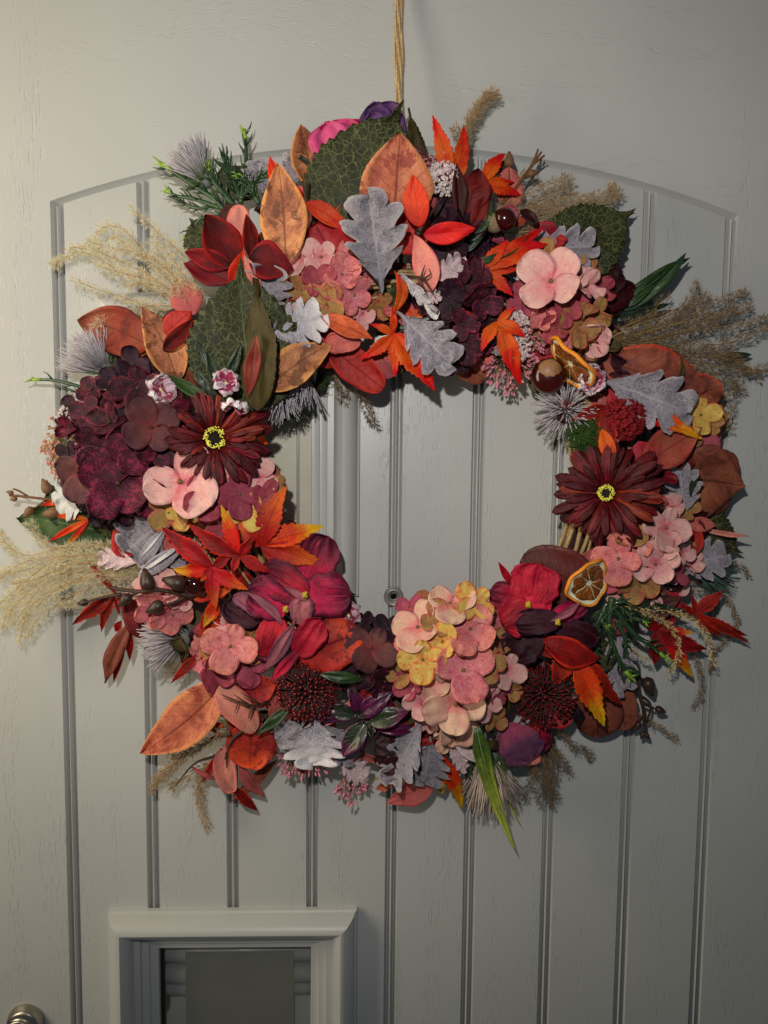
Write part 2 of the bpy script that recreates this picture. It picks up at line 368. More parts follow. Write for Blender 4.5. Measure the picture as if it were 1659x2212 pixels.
for wi, (a, b, c, d) in enumerate(win):
    fr = obj("window_frame", sweepframe(a, b, c, d).mesh("window_frame", PS), door); 
    ia, ib, ic, id_ = a + FW, b - FW, c + FW, d - FW
    mb = MB(); mb.smooth = False; box(mb, ia - .001, ib + .001, .0125, .0145, ic, id_ + .001); obj("glass_pane", mb.mesh("glass_pane", gm), fr)
    mb = MB(); mb.smooth = False
    if wi == 0: box(mb, ia - .0005, ia + .0035, .0118, .0165, ic, id_)
    else: box(mb, ia - .0005, ia + .0016, .0118, .0165, ic, id_)
    obj("rubber_seal", mb.mesh("rubber_seal", seal), fr)
    mb = MB(); mb.smooth = False; yb = .0165 if wi else .026; box(mb, ia - .02, ib + .02, yb, yb + .002, ic, id_ + .02); obj("lining_panel", mb.mesh("lining_panel", back2 if wi else back), fr)
    if wi == 0:
        mb = MB(); mb.smooth = True
        zt = at(500, 2057, -.03).z
        for z, r in ((zt + .004, .011), (zt - .020, .0105), (zt - .0365, .008)):
            pts = [(ia - .02, .027, z), (ib + .02, .027, z)]; tube(mb, pts, r, r, 16)
        obj("inner_moulding", mb.mesh("inner_moulding", PS), fr)
        cl, cr_ = at(401, 2100, -.016).x, at(635, 2100, -.016).x; ct = at(500, 2056, -.016).z
        mb = MB(); mb.smooth = False; box(mb, cl, cr_, .0155, .0165, ic, ct); obj("grey_card", mb.mesh("grey_card", card), fr)
        kb = at(352, 2163, -.02); mb = MB(); ball(mb, kb, .0075, .006, .0135, 14, 10); obj("inner_latch", mb.mesh("inner_latch", brass), fr)
    else:
        zt = d - .1
        mb = MB(); mb.smooth = True
        xr = at(640, 1000, -.02).x
        tube(mb, [(xr + .002, .0172, ic), (xr + .002, .0172, id_)], .0018, .0018, 12)
        obj("inner_moulding", mb.mesh("inner_moulding", PS), fr)
# spy hole
sph = at(850, 1288, 0); mb = MB(); vs = []; fs = []; nn = 36
pr_ = [(.0098, 0), (.0098, .0012), (.0092, .0020), (.0082, .0020), (.0074, .0008), (.0066, .0016), (.0058, .0016), (.0050, .0002), (.0040, -.0006), (.0030, -.0010)]
for k in range(nn):
    q = 2 * math.pi * k / nn
    for r, h in pr_: vs.append((sph.x + r * math.cos(q), -h - .0001, sph.z + r * math.sin(q)))
kk = len(pr_)
fs = [(k * kk + i, k * kk + i + 1, ((k + 1) % nn) * kk + i + 1, ((k + 1) % nn) * kk + i) for k in range(nn) for i in range(kk - 1)]
mb.add(vs, fs); spy = obj("spyhole", mb.mesh("spyhole", plain("spyhole_metal", C(132, 130, 124), C(148, 146, 140), 50, .42, .4, .05)), door)
mb = MB(); ball(mb, (sph.x, .0022, sph.z), .0038, .0030, .0038, 20, 14); obj("lens", mb.mesh("lens", plain("dark_lens", C(10, 10, 10), C(16, 15, 14), 30, .04, 0, 0, .8)), spy)
# keyhole cover, lower left
steel = plain("brushed_steel", C(168, 162, 150), C(182, 176, 164), 30, .34, 1, .04)
kh = at(57, 2205, 0); mb = MB(); vs = []; fs = []
pr_ = [(.0185, 0), (.0185, .003), (.0165, .009), (.0155, .0105), (.013, .011), (.013, .0112), (.0132, .0125), (.0128, .0138), (.0118, .0142), (.0, .0146)]
kk = len(pr_)
for k in range(48):
    q = 2 * math.pi * k / 48
    for i, (r, h) in enumerate(pr_):
        dx = -.003 if i >= 5 else 0; dz = -.0035 if i >= 5 else 0
        vs.append((kh.x + dx + r * math.cos(q), -h, kh.z + dz + r * math.sin(q)))
fs = [(k * kk + i, k * kk + i + 1, ((k + 1) % 48) * kk + i + 1, ((k + 1) % 48) * kk + i) for k in range(48) for i in range(kk - 1)]
mb.add(vs, fs); obj("lock_cover", mb.mesh("lock_cover", steel), door)
# ================================================================ plant generators
rnd = random.Random(11)
def nz(x, y, z, s=1.0): return mnoise.noise(Vector((x * s, y * s, z * s)))
def prof_w(kind, t):
    if kind in ('mag',): return max(0, math.sin(math.pi * min(1, t ** .85)) ** .80) * (1 - .30 * max(0, t - .5)) * (1 + .0) if t < .999 else 0
    if kind == 'ov':
        t2 = t / .86; b = math.sin(math.pi * min(1, t2) ** .80) ** .62 if 0 < t < .86 else 0; tip = .17 * max(0, (1 - t) / .25) ** 1.0 if t > .70 else 0
        return max(b, min(tip, .17))
    if kind == 'lan': return math.sin(math.pi * t ** .9) ** 1.0 if 0 < t < 1 else 0
    if kind == 'blade': return (min(1, t * 4 + .45)) * (1 - t ** 4) ** .9
    if kind == 'spear': return (min(1, t * 5 + .3)) * max(0, 1 - t) ** .75
    if kind == 'euc': return math.sqrt(max(0, 1 - (2 * t - 1) ** 2)) ** .85 * (1 + .04 * math.sin(6 * t))
    if kind == 'pet': return max(0, 1 - abs((t - .60) / .60) ** 2.6) ** .5 if t < .60 else max(0, 1 - ((t - .60) / .40) ** 2.4) ** .5
    if kind == 'rpet': return max(0, 1 - abs((t - .62) / .62) ** 2.4) ** .45 if t < .62 else max(0, 1 - ((t - .62) / .38) ** 3.2) ** .45
    if kind == 'dm': return max(.10 + .25 * t, (1 - abs((t - .60) / .56) ** 2.2)) if t < .60 else max(0, 1 - ((t - .60) / .40) ** 2.3) ** .5
    return 1
def blade_mesh(kind, L, W, bend=.08, fold=.15, ruf=0, seed=0, side_bend=0, twist=0, thick=.0005, n=None, m_=None):
    """one leaf or petal: a curved closed sheet, base at the origin, tip along +Y, face to +Z."""
    rr = random.Random(seed); n = n or (60 if kind in ('dm', 'ov') else 28 if kind in ('rpet',) else 14); m_ = m_ or (5 if kind not in ('dm', 'rpet') else 8)
    sx = rr.uniform(-50, 50); top = []; uv = []; crl = rr.uniform(-.20, .42) if kind in ('mag', 'euc', 'lan') else rr.uniform(.0, .5) if kind == 'dm' else 0; crt = rr.uniform(-.12, .10) if kind in ('mag', 'lan', 'euc') else 0
    if kind in ('mag', 'lan', 'euc') and not twist: twist = rr.uniform(-.45, .45)
    nw = 2 * m_ + 1
    for i in range(n + 1):
        t = i / n
        if kind in ('euc', 'pet', 'rpet'): t = .5 - .5 * math.cos(math.pi * t) if kind == 'euc' else 1 - (1 - t) ** 1.5
        wv = prof_w(kind, t); 
        for j in range(-m_, m_ + 1):
            s = j / m_; sg = 1 if s >= 0 else -1; e = wv; yo = 0
            if kind == 'ov': 
                ph = (t * 16 + .15) % 1; e = wv * (.93 + .09 * ph); yo = .018 * ph * abs(s) ** 4
            elif kind == 'dm':
                nl = 4.6; ph = (t * nl + (.0 if sg > 0 else .42) + .10 * math.sin(sx + t * 5)) % 1
                lob = math.sin(math.pi * ph) ** .55 if 0 < ph < 1 else 0
                cren = .085 * abs(math.sin(t * 36 + sg))
                cut = .60 * min(1, (1 - t) * 3 + .45)
                e = wv * (1 - cut + cut * lob + cren * .9); yo = .13 * lob * abs(s) ** 1.6
            elif kind == 'mser': ph = (t * 14) % 1; e = wv * (.94 + .08 * ph)
            elif kind in ('mag', 'euc', 'lan', 'pet'): e = wv * (1 + .06 * nz(t * 3, sg * 3.3 + sx, sx) + .03 * nz(t * 11, sg * 3.3 + sx, sx))
            elif kind == 'rpet': e = wv * (1 + .13 * nz(t * 6, sg * 3.3 + sx, sx) + .05 * nz(t * 19, sg * 3.3 + sx, sx)); yo = (.10 * nz(s * 2.6, sx, 1.7) + .035 * nz(s * 9, sx, 4.7)) * t
            x = s * e * W / 2; y = t * L + yo * L
            z = bend * L * (4 * t * (1 - t)) * .8 - bend * L * .3 * t + fold * abs(x) * (1 if kind != 'pet' else abs(s))
            if kind == 'dm': z += .030 * L * nz(s * 3.2 + sx, t * 6, 5.1) + .02 * L * abs(s) * math.sin(t * 22 + sx)
            z += (.05 * nz(s * 1.6 + sx, t * 2.5, 3.1) + .014 * nz(s * 4 + sx, t * 7, 1.3)) * L * min(1, t * 2.5)
            if kind == 'rpet': z += .035 * L * math.sin(s * 11 + 3 * t + sx) * t * t + .02 * L * nz(s * 7 + sx, t * 8, 2.2) * t; ruf = max(ruf, .09)
            if kind == 'dm': ruf = max(ruf, .07)
            if ruf: z += ruf * L * abs(s) ** 2 * math.sin(t * 9 + s * 2 + sx) * .5 * t + ruf * L * t ** 3 * math.sin(s * 6.5 + sx) * .6
            if kind == 'pet': z += .16 * L * t * t
            z += crl * W * .5 * abs(s) ** 3 * (.4 + .6 * math.sin(t * 5 + sx * sg)) + crt * L * t ** 3
            if twist: a = twist * (t - .3); x, z = x * math.cos(a) - z * math.sin(a), x * math.sin(a) + z * math.cos(a)
            x += side_bend * L * 4 * t * (1 - t)
            top.append(Vector((x, y, z))); uv.append((s * .5 + .5, t))
    N_ = len(top); vs = top + [p - Vector((0, 0, thick)) for p in top]; uvs = uv + uv; fs = []
    q = lambda i, j: i * nw + j
    for i in range(n):
        for j in range(nw - 1):
            fs.append((q(i, j), q(i, j + 1), q(i + 1, j + 1), q(i + 1, j))); fs.append(tuple(N_ + a for a in (q(i + 1, j), q(i + 1, j + 1), q(i, j + 1), q(i, j))))
        for j, o_ in ((0, 1), (nw - 1, 0)):
            a, b = q(i, j), q(i + 1, j); fs.append((a, b, b + N_, a + N_) if o_ else (b, a, a + N_, b + N_))
    for j in range(nw - 1):
        a, b = q(0, j), q(0, j + 1); fs.append((b, a, a + N_, b + N_)); a, b = q(n, j), q(n, j + 1); fs.append((a, b, b + N_, a + N_))
    return vs, fs, uvs
CENT = (880, 1020)
def px2m(h): return S * (1 - h / .76)
CNT = {}
def place_frame(bx, by, hb, tx, ty, ht, roll):
    A = at(bx, by, hb); B = at(tx, ty, ht); ax = B - A
    view = (CAM - (A + B) / 2).normalized()
    n_ = Vector((0, -1, 0)) * .35 + view * .65
    n_ = n_ - ax.normalized() * n_.dot(ax.normalized())
    n_.rotate(Matrix.Rotation(R_(roll), 3, ax.normalized()))
    return frame(A, ax, n_), ax.length
def leaf(name, kind, mat, bx, by, tx, ty, wpx, hb, ht, roll=0, bend=.08, fold=.15, ruf=0, sb=0, tw=0, parent=None, label=None, seed=None):
    M_, L = place_frame(bx, by, hb, tx, ty, ht, roll)
    sd = seed if seed is not None else int(bx * 7 + ty * 13)
    vs, fs, uvs = blade_mesh(kind, L, wpx * px2m((hb + ht) / 2) / max(.35, math.cos(R_(roll))), bend, fold, ruf, sd, sb, tw)
    mb = MB(); mb.add(vs, fs, uvs)
    return obj(name, mb.mesh(name, MATS[mat]), parent or wreath, mat=M_, label=label)
def maple(mat, cx, cy, hc, lobes, wf=.30, parent=None, name="maple_leaf"):
    """palmate leaf: lobes is a list of (tip x, tip y[, tip height[, width factor]]) in the picture's units."""
    mb = MB(); A = at(cx, cy, hc); view = (CAM - A).normalized(); k = 0
    M0 = frame(A, at(lobes[0][0], lobes[0][1], hc) - A, view); Mi = M0.inverted()
    for lb in lobes:
        tx, ty = lb[:2]; ht = lb[2] if len(lb) > 2 else hc + .003; w_ = lb[3] if len(lb) > 3 else wf
        k += 1; roll = [12, -14, 9, -10, 16, -6, 8][k % 7]
        M_, L = place_frame(cx, cy, hc - .0004 * k, tx, ty, ht, roll)
        n = 26; m_ = 4; nw = 9; vs = []; uv = []; sx = cx * .37 + k
        for i in range(n + 1):
            t = i / n; wv = (t / .42) ** .6 * .92 + .08 if t < .42 else max(0, 1 - ((t - .42) / .58)) ** .86
            ph = (t * 11) % 1; ser = .80 + .30 * ph
            for j in range(-m_, m_ + 1):
                s = j / m_; x = s * wv * (ser if abs(s) > .9 else 1) * w_ * L / 2 * 1.25
                y = t * L + .03 * L * ph * abs(s) ** 4; z = .055 * L * 4 * t * (1 - t) + .28 * abs(x) + .03 * L * nz(s * 2 + sx, t * 3, 1)
                x += .035 * L * math.sin(t * 3 + sx); z -= .05 * L * t * t
                vs.append(Vector((x - .035 * L * math.sin(sx), y, z))); uv.append((s * .5 + .5, t))
        vs = [Mi @ (M_ @ p) for p in vs]; N_ = len(vs); vs += [p - Vector((0, 0, .0005)) for p in vs]; uv = uv + uv
        fs = []
        for i in range(n):
            for j in range(nw - 1):
                a = i * nw + j; fs.append((a, a + 1, a + nw + 1, a + nw)); fs.append((N_ + a + nw, N_ + a + nw + 1, N_ + a + 1, N_ + a))
            for a, b in ((i * nw, (i + 1) * nw), ((i + 1) * nw + nw - 1, i * nw + nw - 1)): fs.append((a, b, b + N_, a + N_))
        mb.add(vs, fs, uv)
    return obj(name, mb.mesh(name, MATS[mat]), parent or wreath, mat=M0)
FL = {}
def floret_mesh(mat, var):
    """a four-petalled floret of unit diameter facing +Z."""
    key = (mat, var)
    if key in FL: return FL[key]
    rr = random.Random(var * 31 + 7); mb = MB(); q_ = .35 if var < 9 else 1.1; np_ = 4 if var % 5 else 3
    for k in range(np_):
        a = math.pi * 2 * k / np_ + rr.uniform(-.16, .16); L = .5 * rr.uniform(.80, 1.12); W = L * rr.uniform(.80, 1.12)
        vs, fs, uvs = blade_mesh('pet', L, W, rr.uniform(-.08, .18) * q_, rr.uniform(-.25, .42) * q_, rr.uniform(.03, .30) * q_, var * 10 + k, thick=.006, n=11, m_=5, side_bend=rr.uniform(-.05, .05), twist=rr.uniform(-.5, .5) * q_)
        rot = Matrix.Rotation(a, 3, 'Z') @ Matrix.Rotation(R_(rr.uniform(0, 30) * (.3 + .7 * q_)), 3, 'X') @ Matrix.Rotation(R_(rr.uniform(-22, 22) * (.3 + .7 * q_)), 3, 'Y')
        z0 = .012 * k
        mb.add([rot @ p + Vector((0, 0, z0)) for p in vs], fs, uvs)
    ball(mb, (0, 0, .05), .036, .036, .034, 6, 4, 1); 
    for q in range(3): ball(mb, (.02 * math.cos(q * 2.1), .02 * math.sin(q * 2.1), .075), .017, .017, .017, 5, 3, 1)
    FL[key] = mb.mesh("floret", [MATS[mat], MATS[EYE.get(mat, 'eye_olive')]]); return FL[key]
EYE = {}
NFL = [0]
def floret(parent, x, y, h, dpx, mat, nrm=None, rot=None, var=None):
    A = at(x, y, h); view = (CAM - A).normalized(); n_ = view if nrm is None else (view * .55 + Vector(nrm) + Vector((rnd.gauss(0, 1), 0, rnd.gauss(0, 1))) * .13).normalized()
    rot = rnd.uniform(0, 6.28) if rot is None else R_(rot)
    up = Vector((math.sin(rot), 0, math.cos(rot))); M_ = frame(A, (up - n_ * up.dot(n_)), n_)
    d = dpx * px2m(h); M_ = M_ @ Matrix.Scale(d, 4); NFL[0] += 1
    return obj("floret", floret_mesh(mat, rnd.randrange(14) if var is None else var), parent, mat=M_)
def hydrangea(label, cx, cy, rx, ry, h0, hd, mats, explicit, nfill, dfl, dark, under=None):
    """a mop head: core mesh with florets on its dome; explicit florets are (x, y, diameter, material[, rotation, variant, extra height])."""
    nfill = int(nfill * 1.7); dfl *= .82; under = int(nfill * 1.3)
    c = at(cx, cy, h0 * .5); rxm, rym = rx * px2m(h0) * .72, ry * px2m(h0) * .72
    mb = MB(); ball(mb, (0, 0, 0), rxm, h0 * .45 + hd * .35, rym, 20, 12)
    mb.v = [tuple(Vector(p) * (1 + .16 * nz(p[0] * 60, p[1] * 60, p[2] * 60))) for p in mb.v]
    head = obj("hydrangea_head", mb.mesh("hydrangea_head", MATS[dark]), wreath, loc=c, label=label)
    def dome(x, y):
        r2 = ((x - cx) / rx) ** 2 + ((y - cy) / ry) ** 2; h = h0 + hd * max(-.3, 1 - r2)
        return h, Vector(((x - cx) / rx * .75, -.45, -(y - cy) / ry * .75))
    pts = []
    for e in explicit:
        x, y, d, mt = e[:4]; h, n_ = dome(x, y); pts.append((x, y, d * .42))
        floret(head, x, y, h + .004 + (e[6] if len(e) > 6 else 0), d * 1.04, mt, n_ * .55, e[4] if len(e) > 4 else None, e[5] if len(e) > 5 else None)
    tries = 0; k = 0
    while k < nfill and tries < 3000:
        tries += 1; a = rnd.uniform(0, 6.283); r = math.sqrt(rnd.random()) * .97
        x, y = cx + rx * r * math.cos(a), cy + ry * r * math.sin(a)
        if any((x - p[0]) ** 2 + (y - p[1]) ** 2 < (p[2] * .9 + dfl * .12) ** 2 for p in pts): continue
        h, n_ = dome(x, y); pts.append((x, y, dfl * .42)); k += 1
        floret(head, x, y, h - rnd.uniform(.004, .010), dfl * rnd.uniform(.8, 1.15), rnd.choice(mats), n_)
    for q in range(under or nfill):
        a = rnd.uniform(0, 6.283); r = math.sqrt(rnd.random()) * .95; x, y = cx + rx * r * math.cos(a), cy + ry * r * math.sin(a)
        h, n_ = dome(x, y); floret(head, x, y, h - rnd.uniform(.012, .018), dfl * rnd.uniform(.85, 1.2), rnd.choice(mats), n_)
    return head
def gerbera(cx, cy, h, rpx, tilt, mats, label, squash=None, ring_k=1.0):
    """daisy with three rings of petals; tilt = (x, z) lean of its face."""
    A = at(cx, cy, h); n_ = ((CAM - A).normalized() + Vector((tilt[0], 0, tilt[1]))).normalized()
    M0 = frame(A, Vector((0, 0, 1)) - n_ * n_.z, n_); r = rpx * px2m(h); mb = MB()
    rr = random.Random(int(cx)); ball(mb, (0, 0, 0), r * .17, r * .17, r * .07, 20, 8)
    for q in range(150):
        a = rr.uniform(0, 6.28); d = r * .135 * math.sqrt(rr.random()); p = Vector((d * math.cos(a), d * math.sin(a), r * .05))
        tube(mb, [p, p + Vector((rr.uniform(-.3, .3), rr.uniform(-.3, .3), 1)) * r * .045], r * .009, r * .004, 3)
    head = obj("gerbera_flower", mb.mesh("gerbera_flower", MATS['gerb_disc']), wreath, mat=M0, label=label)
    mb = MB()
    for q in range(170):
        a = rr.uniform(0, 6.28); d = r * (rr.uniform(.115, .165) * ring_k + .012 * rr.gauss(0, 1)); p = Vector((d * math.cos(a), d * math.sin(a), r * .13))
        ball(mb, p + Vector((0, 0, r * rr.uniform(-.03, .05))), r * .015, r * .015, r * .015, 5, 3)
    obj("stamen_ring", mb.mesh("stamen_ring", MATS['stamen']), head, mat=M0, kind="stuff")
    meshes = []
    for q in range(7):
        mb2 = MB(); vs, fs, uvs = blade_mesh('gp', 1, .225 if q < 5 else .19, .10 + .02 * q, 0, 0, q, thick=.012, n=12, m_=4)
        for i, p in enumerate(vs):
            t = uvs[i][1]; s = uvs[i][0] * 2 - 1; wv = min(1, .42 + t * 1.1) * max(0, 1 - max(0, (t - .72) / .28) ** 2.6) ** .5
            p.x *= wv; p.z += -.10 * abs(s) ** 1.5 * wv * .5 + .014 * math.cos(s * 9) * wv
        mb2.add(vs, fs, uvs); meshes.append(mb2)
    cache = {}
    for ring, (cnt, ln, lift, z0) in enumerate(((25, 1.0, 2, -.02), (22, .88, 10, .02), (18, .66, 20, .04), (13, .42, 34, .05))):
        for k in range(cnt):
            a = 2 * math.pi * k / cnt + rr.uniform(-.15, .15) + ring * .2
            l_ = r * ln * rr.uniform(.80, 1.10) - r * .05
            if squash: l_ *= squash(a)
            mt = rr.choice(mats[ring if ring < len(mats) else -1]); q = rr.randrange(7); key = (mt, q)
            if key not in cache: cache[key] = meshes[q].mesh("petal", MATS[mt])
            Mt = M0 @ Matrix.Rotation(a, 4, 'Z') @ Matrix.Translation((0, r * (.10 + .035 * ring), r * z0)) @ Matrix.Rotation(R_(lift + rr.uniform(-10, 13)), 4, 'X') @ Matrix.Rotation(R_(rr.uniform(-22, 22)), 4, 'Y') @ Matrix.Scale(l_, 4)
            obj("petal", cache[key], head, mat=Mt)
    return head
def plume(label, branches, mat='straw', dens=1.0, spl=.0052, hair=.0075, hmat='straw_pale', main=0, rb=.0042, stem=None):
    """dry grass plume; branches are lists of (x, y, h) curves, all one plume."""
    mb = MB(); 
    for b in branches:
        pts = catmull2(b, 22); tube(mb, pts, .00065, .00022, 4)
    st = obj("grass_plume", mb.mesh("grass_plume", MATS[stem or 'straw_stem']), wreath, label=label)
    mb = MB(); mb.smooth = False; rr = random.Random(int(branches[0][0][0]))
    def spike(p, d, L, W, mi):
        s = d.cross(Vector((rr.uniform(-1, 1), rr.uniform(-1, 1), rr.uniform(-1, 1)))).normalized() * W
        a = p + d * L * .42; e = d.cross(s).normalized() * W * .8
        mb.add([p, a + s, p + d * L, a - s, a + e], [(0, 1, 4), (1, 2, 4), (2, 3, 4), (3, 0, 4)], None, mi)
    for b in branches:
        ln = sum((at(*b[i]) - at(*b[i + 1])).length for i in range(len(b) - 1)); n = int(ln / .0019 * dens); pts = catmull2(b, max(n, 6))
        for i in range(1, len(pts) - 1):
            t = i / len(pts); d = (pts[i + 1] - pts[i - 1]).normalized(); dn = min(1, t * 3 + .3) * (1 if t < .92 else .7)
            for q in range(3):
                sd = Vector((rr.gauss(0, 1), rr.gauss(0, 1), rr.gauss(0, 1))); sd = (sd - d * sd.dot(d)).normalized()
                o_ = (d * .8 + sd * .62).normalized(); p = pts[i] + sd * .0004
                L1 = rb * rr.uniform(.2, 1.2) * dn; p2 = p + o_ * L1
                if q == 0: spike(p, o_, L1 * 1.3, .00022, 0)
                spike(p2, (o_ + sd * rr.uniform(-.2, .5)).normalized(), spl * rr.uniform(.6, 1.1), .00058, 0)
                for r in range(5):
                    hd_ = (o_ * .8 + Vector((rr.gauss(0, .6), rr.gauss(0, .6), rr.gauss(0, .6)))).normalized()
                    spike(p2, hd_, hair * rr.uniform(.5, 1.15), .00012, 1)
    obj("spikelets", mb.mesh("spikelets", [MATS[mat], MATS[hmat]]), st, kind="stuff")
    return st
def thistle(bx, by, hb, ax, ay, ha, length, label, spread=1.0, n=230, mat='thistle', bract=True, br=.00072):
    A = at(bx, by, hb); B = at(ax, ay, ha); d = (B - A).normalized(); rr = random.Random(int(bx)); r = length * S
    mb = MB(); M0 = frame(A, d, Vector((0, -1, 0.01)))
    ball(mb, (0, r * .10, 0), r * .22, r * .22, r * .2, 12, 8); tube(mb, [(0, 0, 0), (0, -r * .4, -r * .05), (0, -r * .9, -r * .3)], .0013, .001, 6)
    hd = obj("thistle_head", mb.mesh("thistle_head", MATS['thistle_core']), wreath, mat=M0, label=label)
    mb = MB()
    for k in range(n):
        a = rr.uniform(0, 6.28); th = math.sqrt(rr.random()) * spread; v_ = Vector((math.sin(th) * math.cos(a), math.cos(th), math.sin(th) * math.sin(a)))
        L = r * rr.uniform(.75, 1.05); p0 = v_ * r * .12; c = v_.cross(Vector((0, 0, 1))) * rr.uniform(-.12, .12) + Vector((0, .10, 0)) * th
        tube(mb, [p0, p0 + v_ * L * .5, p0 + (v_ + c).normalized() * L], br, br * .55, 4)
    obj("bristles", mb.mesh("bristles", MATS[mat]), hd, mat=M0, kind="stuff")
    if bract:
        mb = MB()
        for k in range(34):
            a = rr.uniform(0, 6.28); th = rr.uniform(.7, 1.7); v_ = Vector((math.sin(th) * math.cos(a), math.cos(th), math.sin(th) * math.sin(a)))
            tube(mb, [v_ * r * .1, v_ * r * rr.uniform(.3, .45) , v_ * r * rr.uniform(.5, .85) + Vector((0, r * .06, 0))], .0010, .0001, 4)
        obj("bracts", mb.mesh("bracts", MATS['thistle_green']), hd, mat=M0, kind="stuff")
    return hd
def berries(cx, cy, h, rpx, label, n=190):
    A = at(cx, cy, h); r = rpx * px2m(h); view = (CAM - A).normalized(); M0 = frame(A, Vector((0, 0, 1)), view); rr = random.Random(int(cx))
    mb = MB(); ball(mb, (0, 0, -r * .35), r * .5, r * .5, r * .3, 12, 8)
    tips = []
    for k in range(n):
        u = (k + .5) / n; th = math.acos(1 - u * 1.02) ; a = k * 2.39996 + rr.uniform(-.15, .15); v_ = Vector((math.sin(th) * math.cos(a), math.sin(th) * math.sin(a), math.cos(th) * .62))
        e = v_ * r * rr.uniform(.84, 1.04) - Vector((0, 0, r * .25)); b = Vector((v_.x * r * .3, v_.y * r * .3, -r * .15 + v_.z * r * .1))
        tube(mb, [b, (b + e) / 2 + Vector((0, 0, r * .03)), e], .0006, .0005, 4); tips.append((e, v_))
    hd = obj("berry_cluster", mb.mesh("berry_cluster", MATS['berry_stalk']), wreath, mat=M0, label=label); mb = MB()
    for e, v_ in tips: ball(mb, e, .00155 * rr.uniform(.75, 1.15), .0015, .0017, 7, 5)
    obj("berries", mb.mesh("berries", MATS['berry']), hd, mat=M0, kind="stuff"); return hd
def heather(cx, cy, h, rxp, ryp, label, n=90, dirn=(0, -1), mat='heath', bud=.0022, stalkmat='heath_green'):
    """spray of tiny buds on thin stalks."""
    A = at(cx, cy, h); rr = random.Random(int(cx + cy)); view = (CAM - A).normalized(); M0 = frame(A, Vector((0, 0, 1)), view); k_ = px2m(h)
    st = MB(); bd = MB()
    for k in range(n):
        a = rr.uniform(0, 6.28); r = math.sqrt(rr.random()); e = Vector((r * math.cos(a) * rxp * k_, r * math.sin(a) * ryp * k_, rr.uniform(-.006, .010)))
        b = e * .45 + Vector((-dirn[0] * .008, dirn[1] * -.008 if dirn[1] else 0, -.010)); tube(st, [b, (b + e) / 2 + Vector((0, 0, .001)), e], .0004, .0003, 4)
        d = (e - b).normalized(); rot = Vector((0, 0, 1)).rotation_difference(d).to_matrix()
        for q in range(rr.choice((1, 2, 3))):
            o_ = Vector((rr.uniform(-1, 1), rr.uniform(-1, 1), rr.uniform(-.4, .6))) * bud * 1.0
            ball(bd, e + o_, bud * .5, bud * .5, bud * rr.uniform(.8, 1.3), 6, 5, 0, rot)
    o1 = obj("heather_spray", st.mesh("heather_spray", MATS[stalkmat]), wreath, mat=M0, label=label)
    obj("buds", bd.mesh("buds", MATS[mat]), o1, mat=M0, kind="stuff"); return o1
def floss(cx, cy, h, rpx, label, n=150, mat='floss'):
    A = at(cx, cy, h); rr = random.Random(int(cx * 3)); view = (CAM - A).normalized(); M0 = frame(A, Vector((0, 0, 1)), view); k_ = px2m(h); r = rpx * k_
    mb = MB(); mb.smooth = False
    for k in range(n):
        a = rr.uniform(0, 6.28); q = math.sqrt(rr.random()); p = Vector((q * math.cos(a) * r, q * math.sin(a) * r, (1 - q * q) * r * .5 + rr.uniform(-.001, .001)))
        for s in range(4):
            d1 = Vector((rr.gauss(0, 1), rr.gauss(0, 1), rr.gauss(.3, .8))).normalized() * .0019; d2 = d1.cross(Vector((rr.gauss(0, 1), rr.gauss(0, 1), rr.gauss(0, 1)))).normalized() * .0013
            mb.add([p, p + d1 * .6 + d2, p + d1 * 1.3, p + d1 * .6 - d2], [(0, 1, 2), (0, 2, 3)])
    return obj("blossom_cluster", mb.mesh("blossom_cluster", MATS[mat]), wreath, mat=M0, kind="stuff", label=label)
def moss(cx, cy, h, rxp, ryp, n=260):
    A = at(cx, cy, h); rr = random.Random(int(cx)); k_ = px2m(h); mb = MB(); M0 = frame(A, Vector((0, 0, 1)), (CAM - A).normalized())
    ball(mb, (0, 0, -.006), rxp * k_ * .8, ryp * k_ * .8, .006, 14, 8)
    for k in range(n):
        a = rr.uniform(0, 6.28); q = math.sqrt(rr.random()); p = Vector((q * math.cos(a) * rxp * k_, q * math.sin(a) * ryp * k_, (1 - q) * .004 - .003)); pts = [p]
        d = Vector((rr.gauss(0, 1), rr.gauss(0, 1), rr.gauss(.2, .6))).normalized()
        for s in range(4): d = (d + Vector((rr.gauss(0, .6), rr.gauss(0, .6), rr.gauss(0, .4)))).normalized(); pts.append(pts[-1] + d * .0022)
        tube(mb, pts, .0004, .0003, 3)
    return obj("moss_tuft", mb.mesh("moss_tuft", MATS['moss']), wreath, mat=M0, kind="stuff")
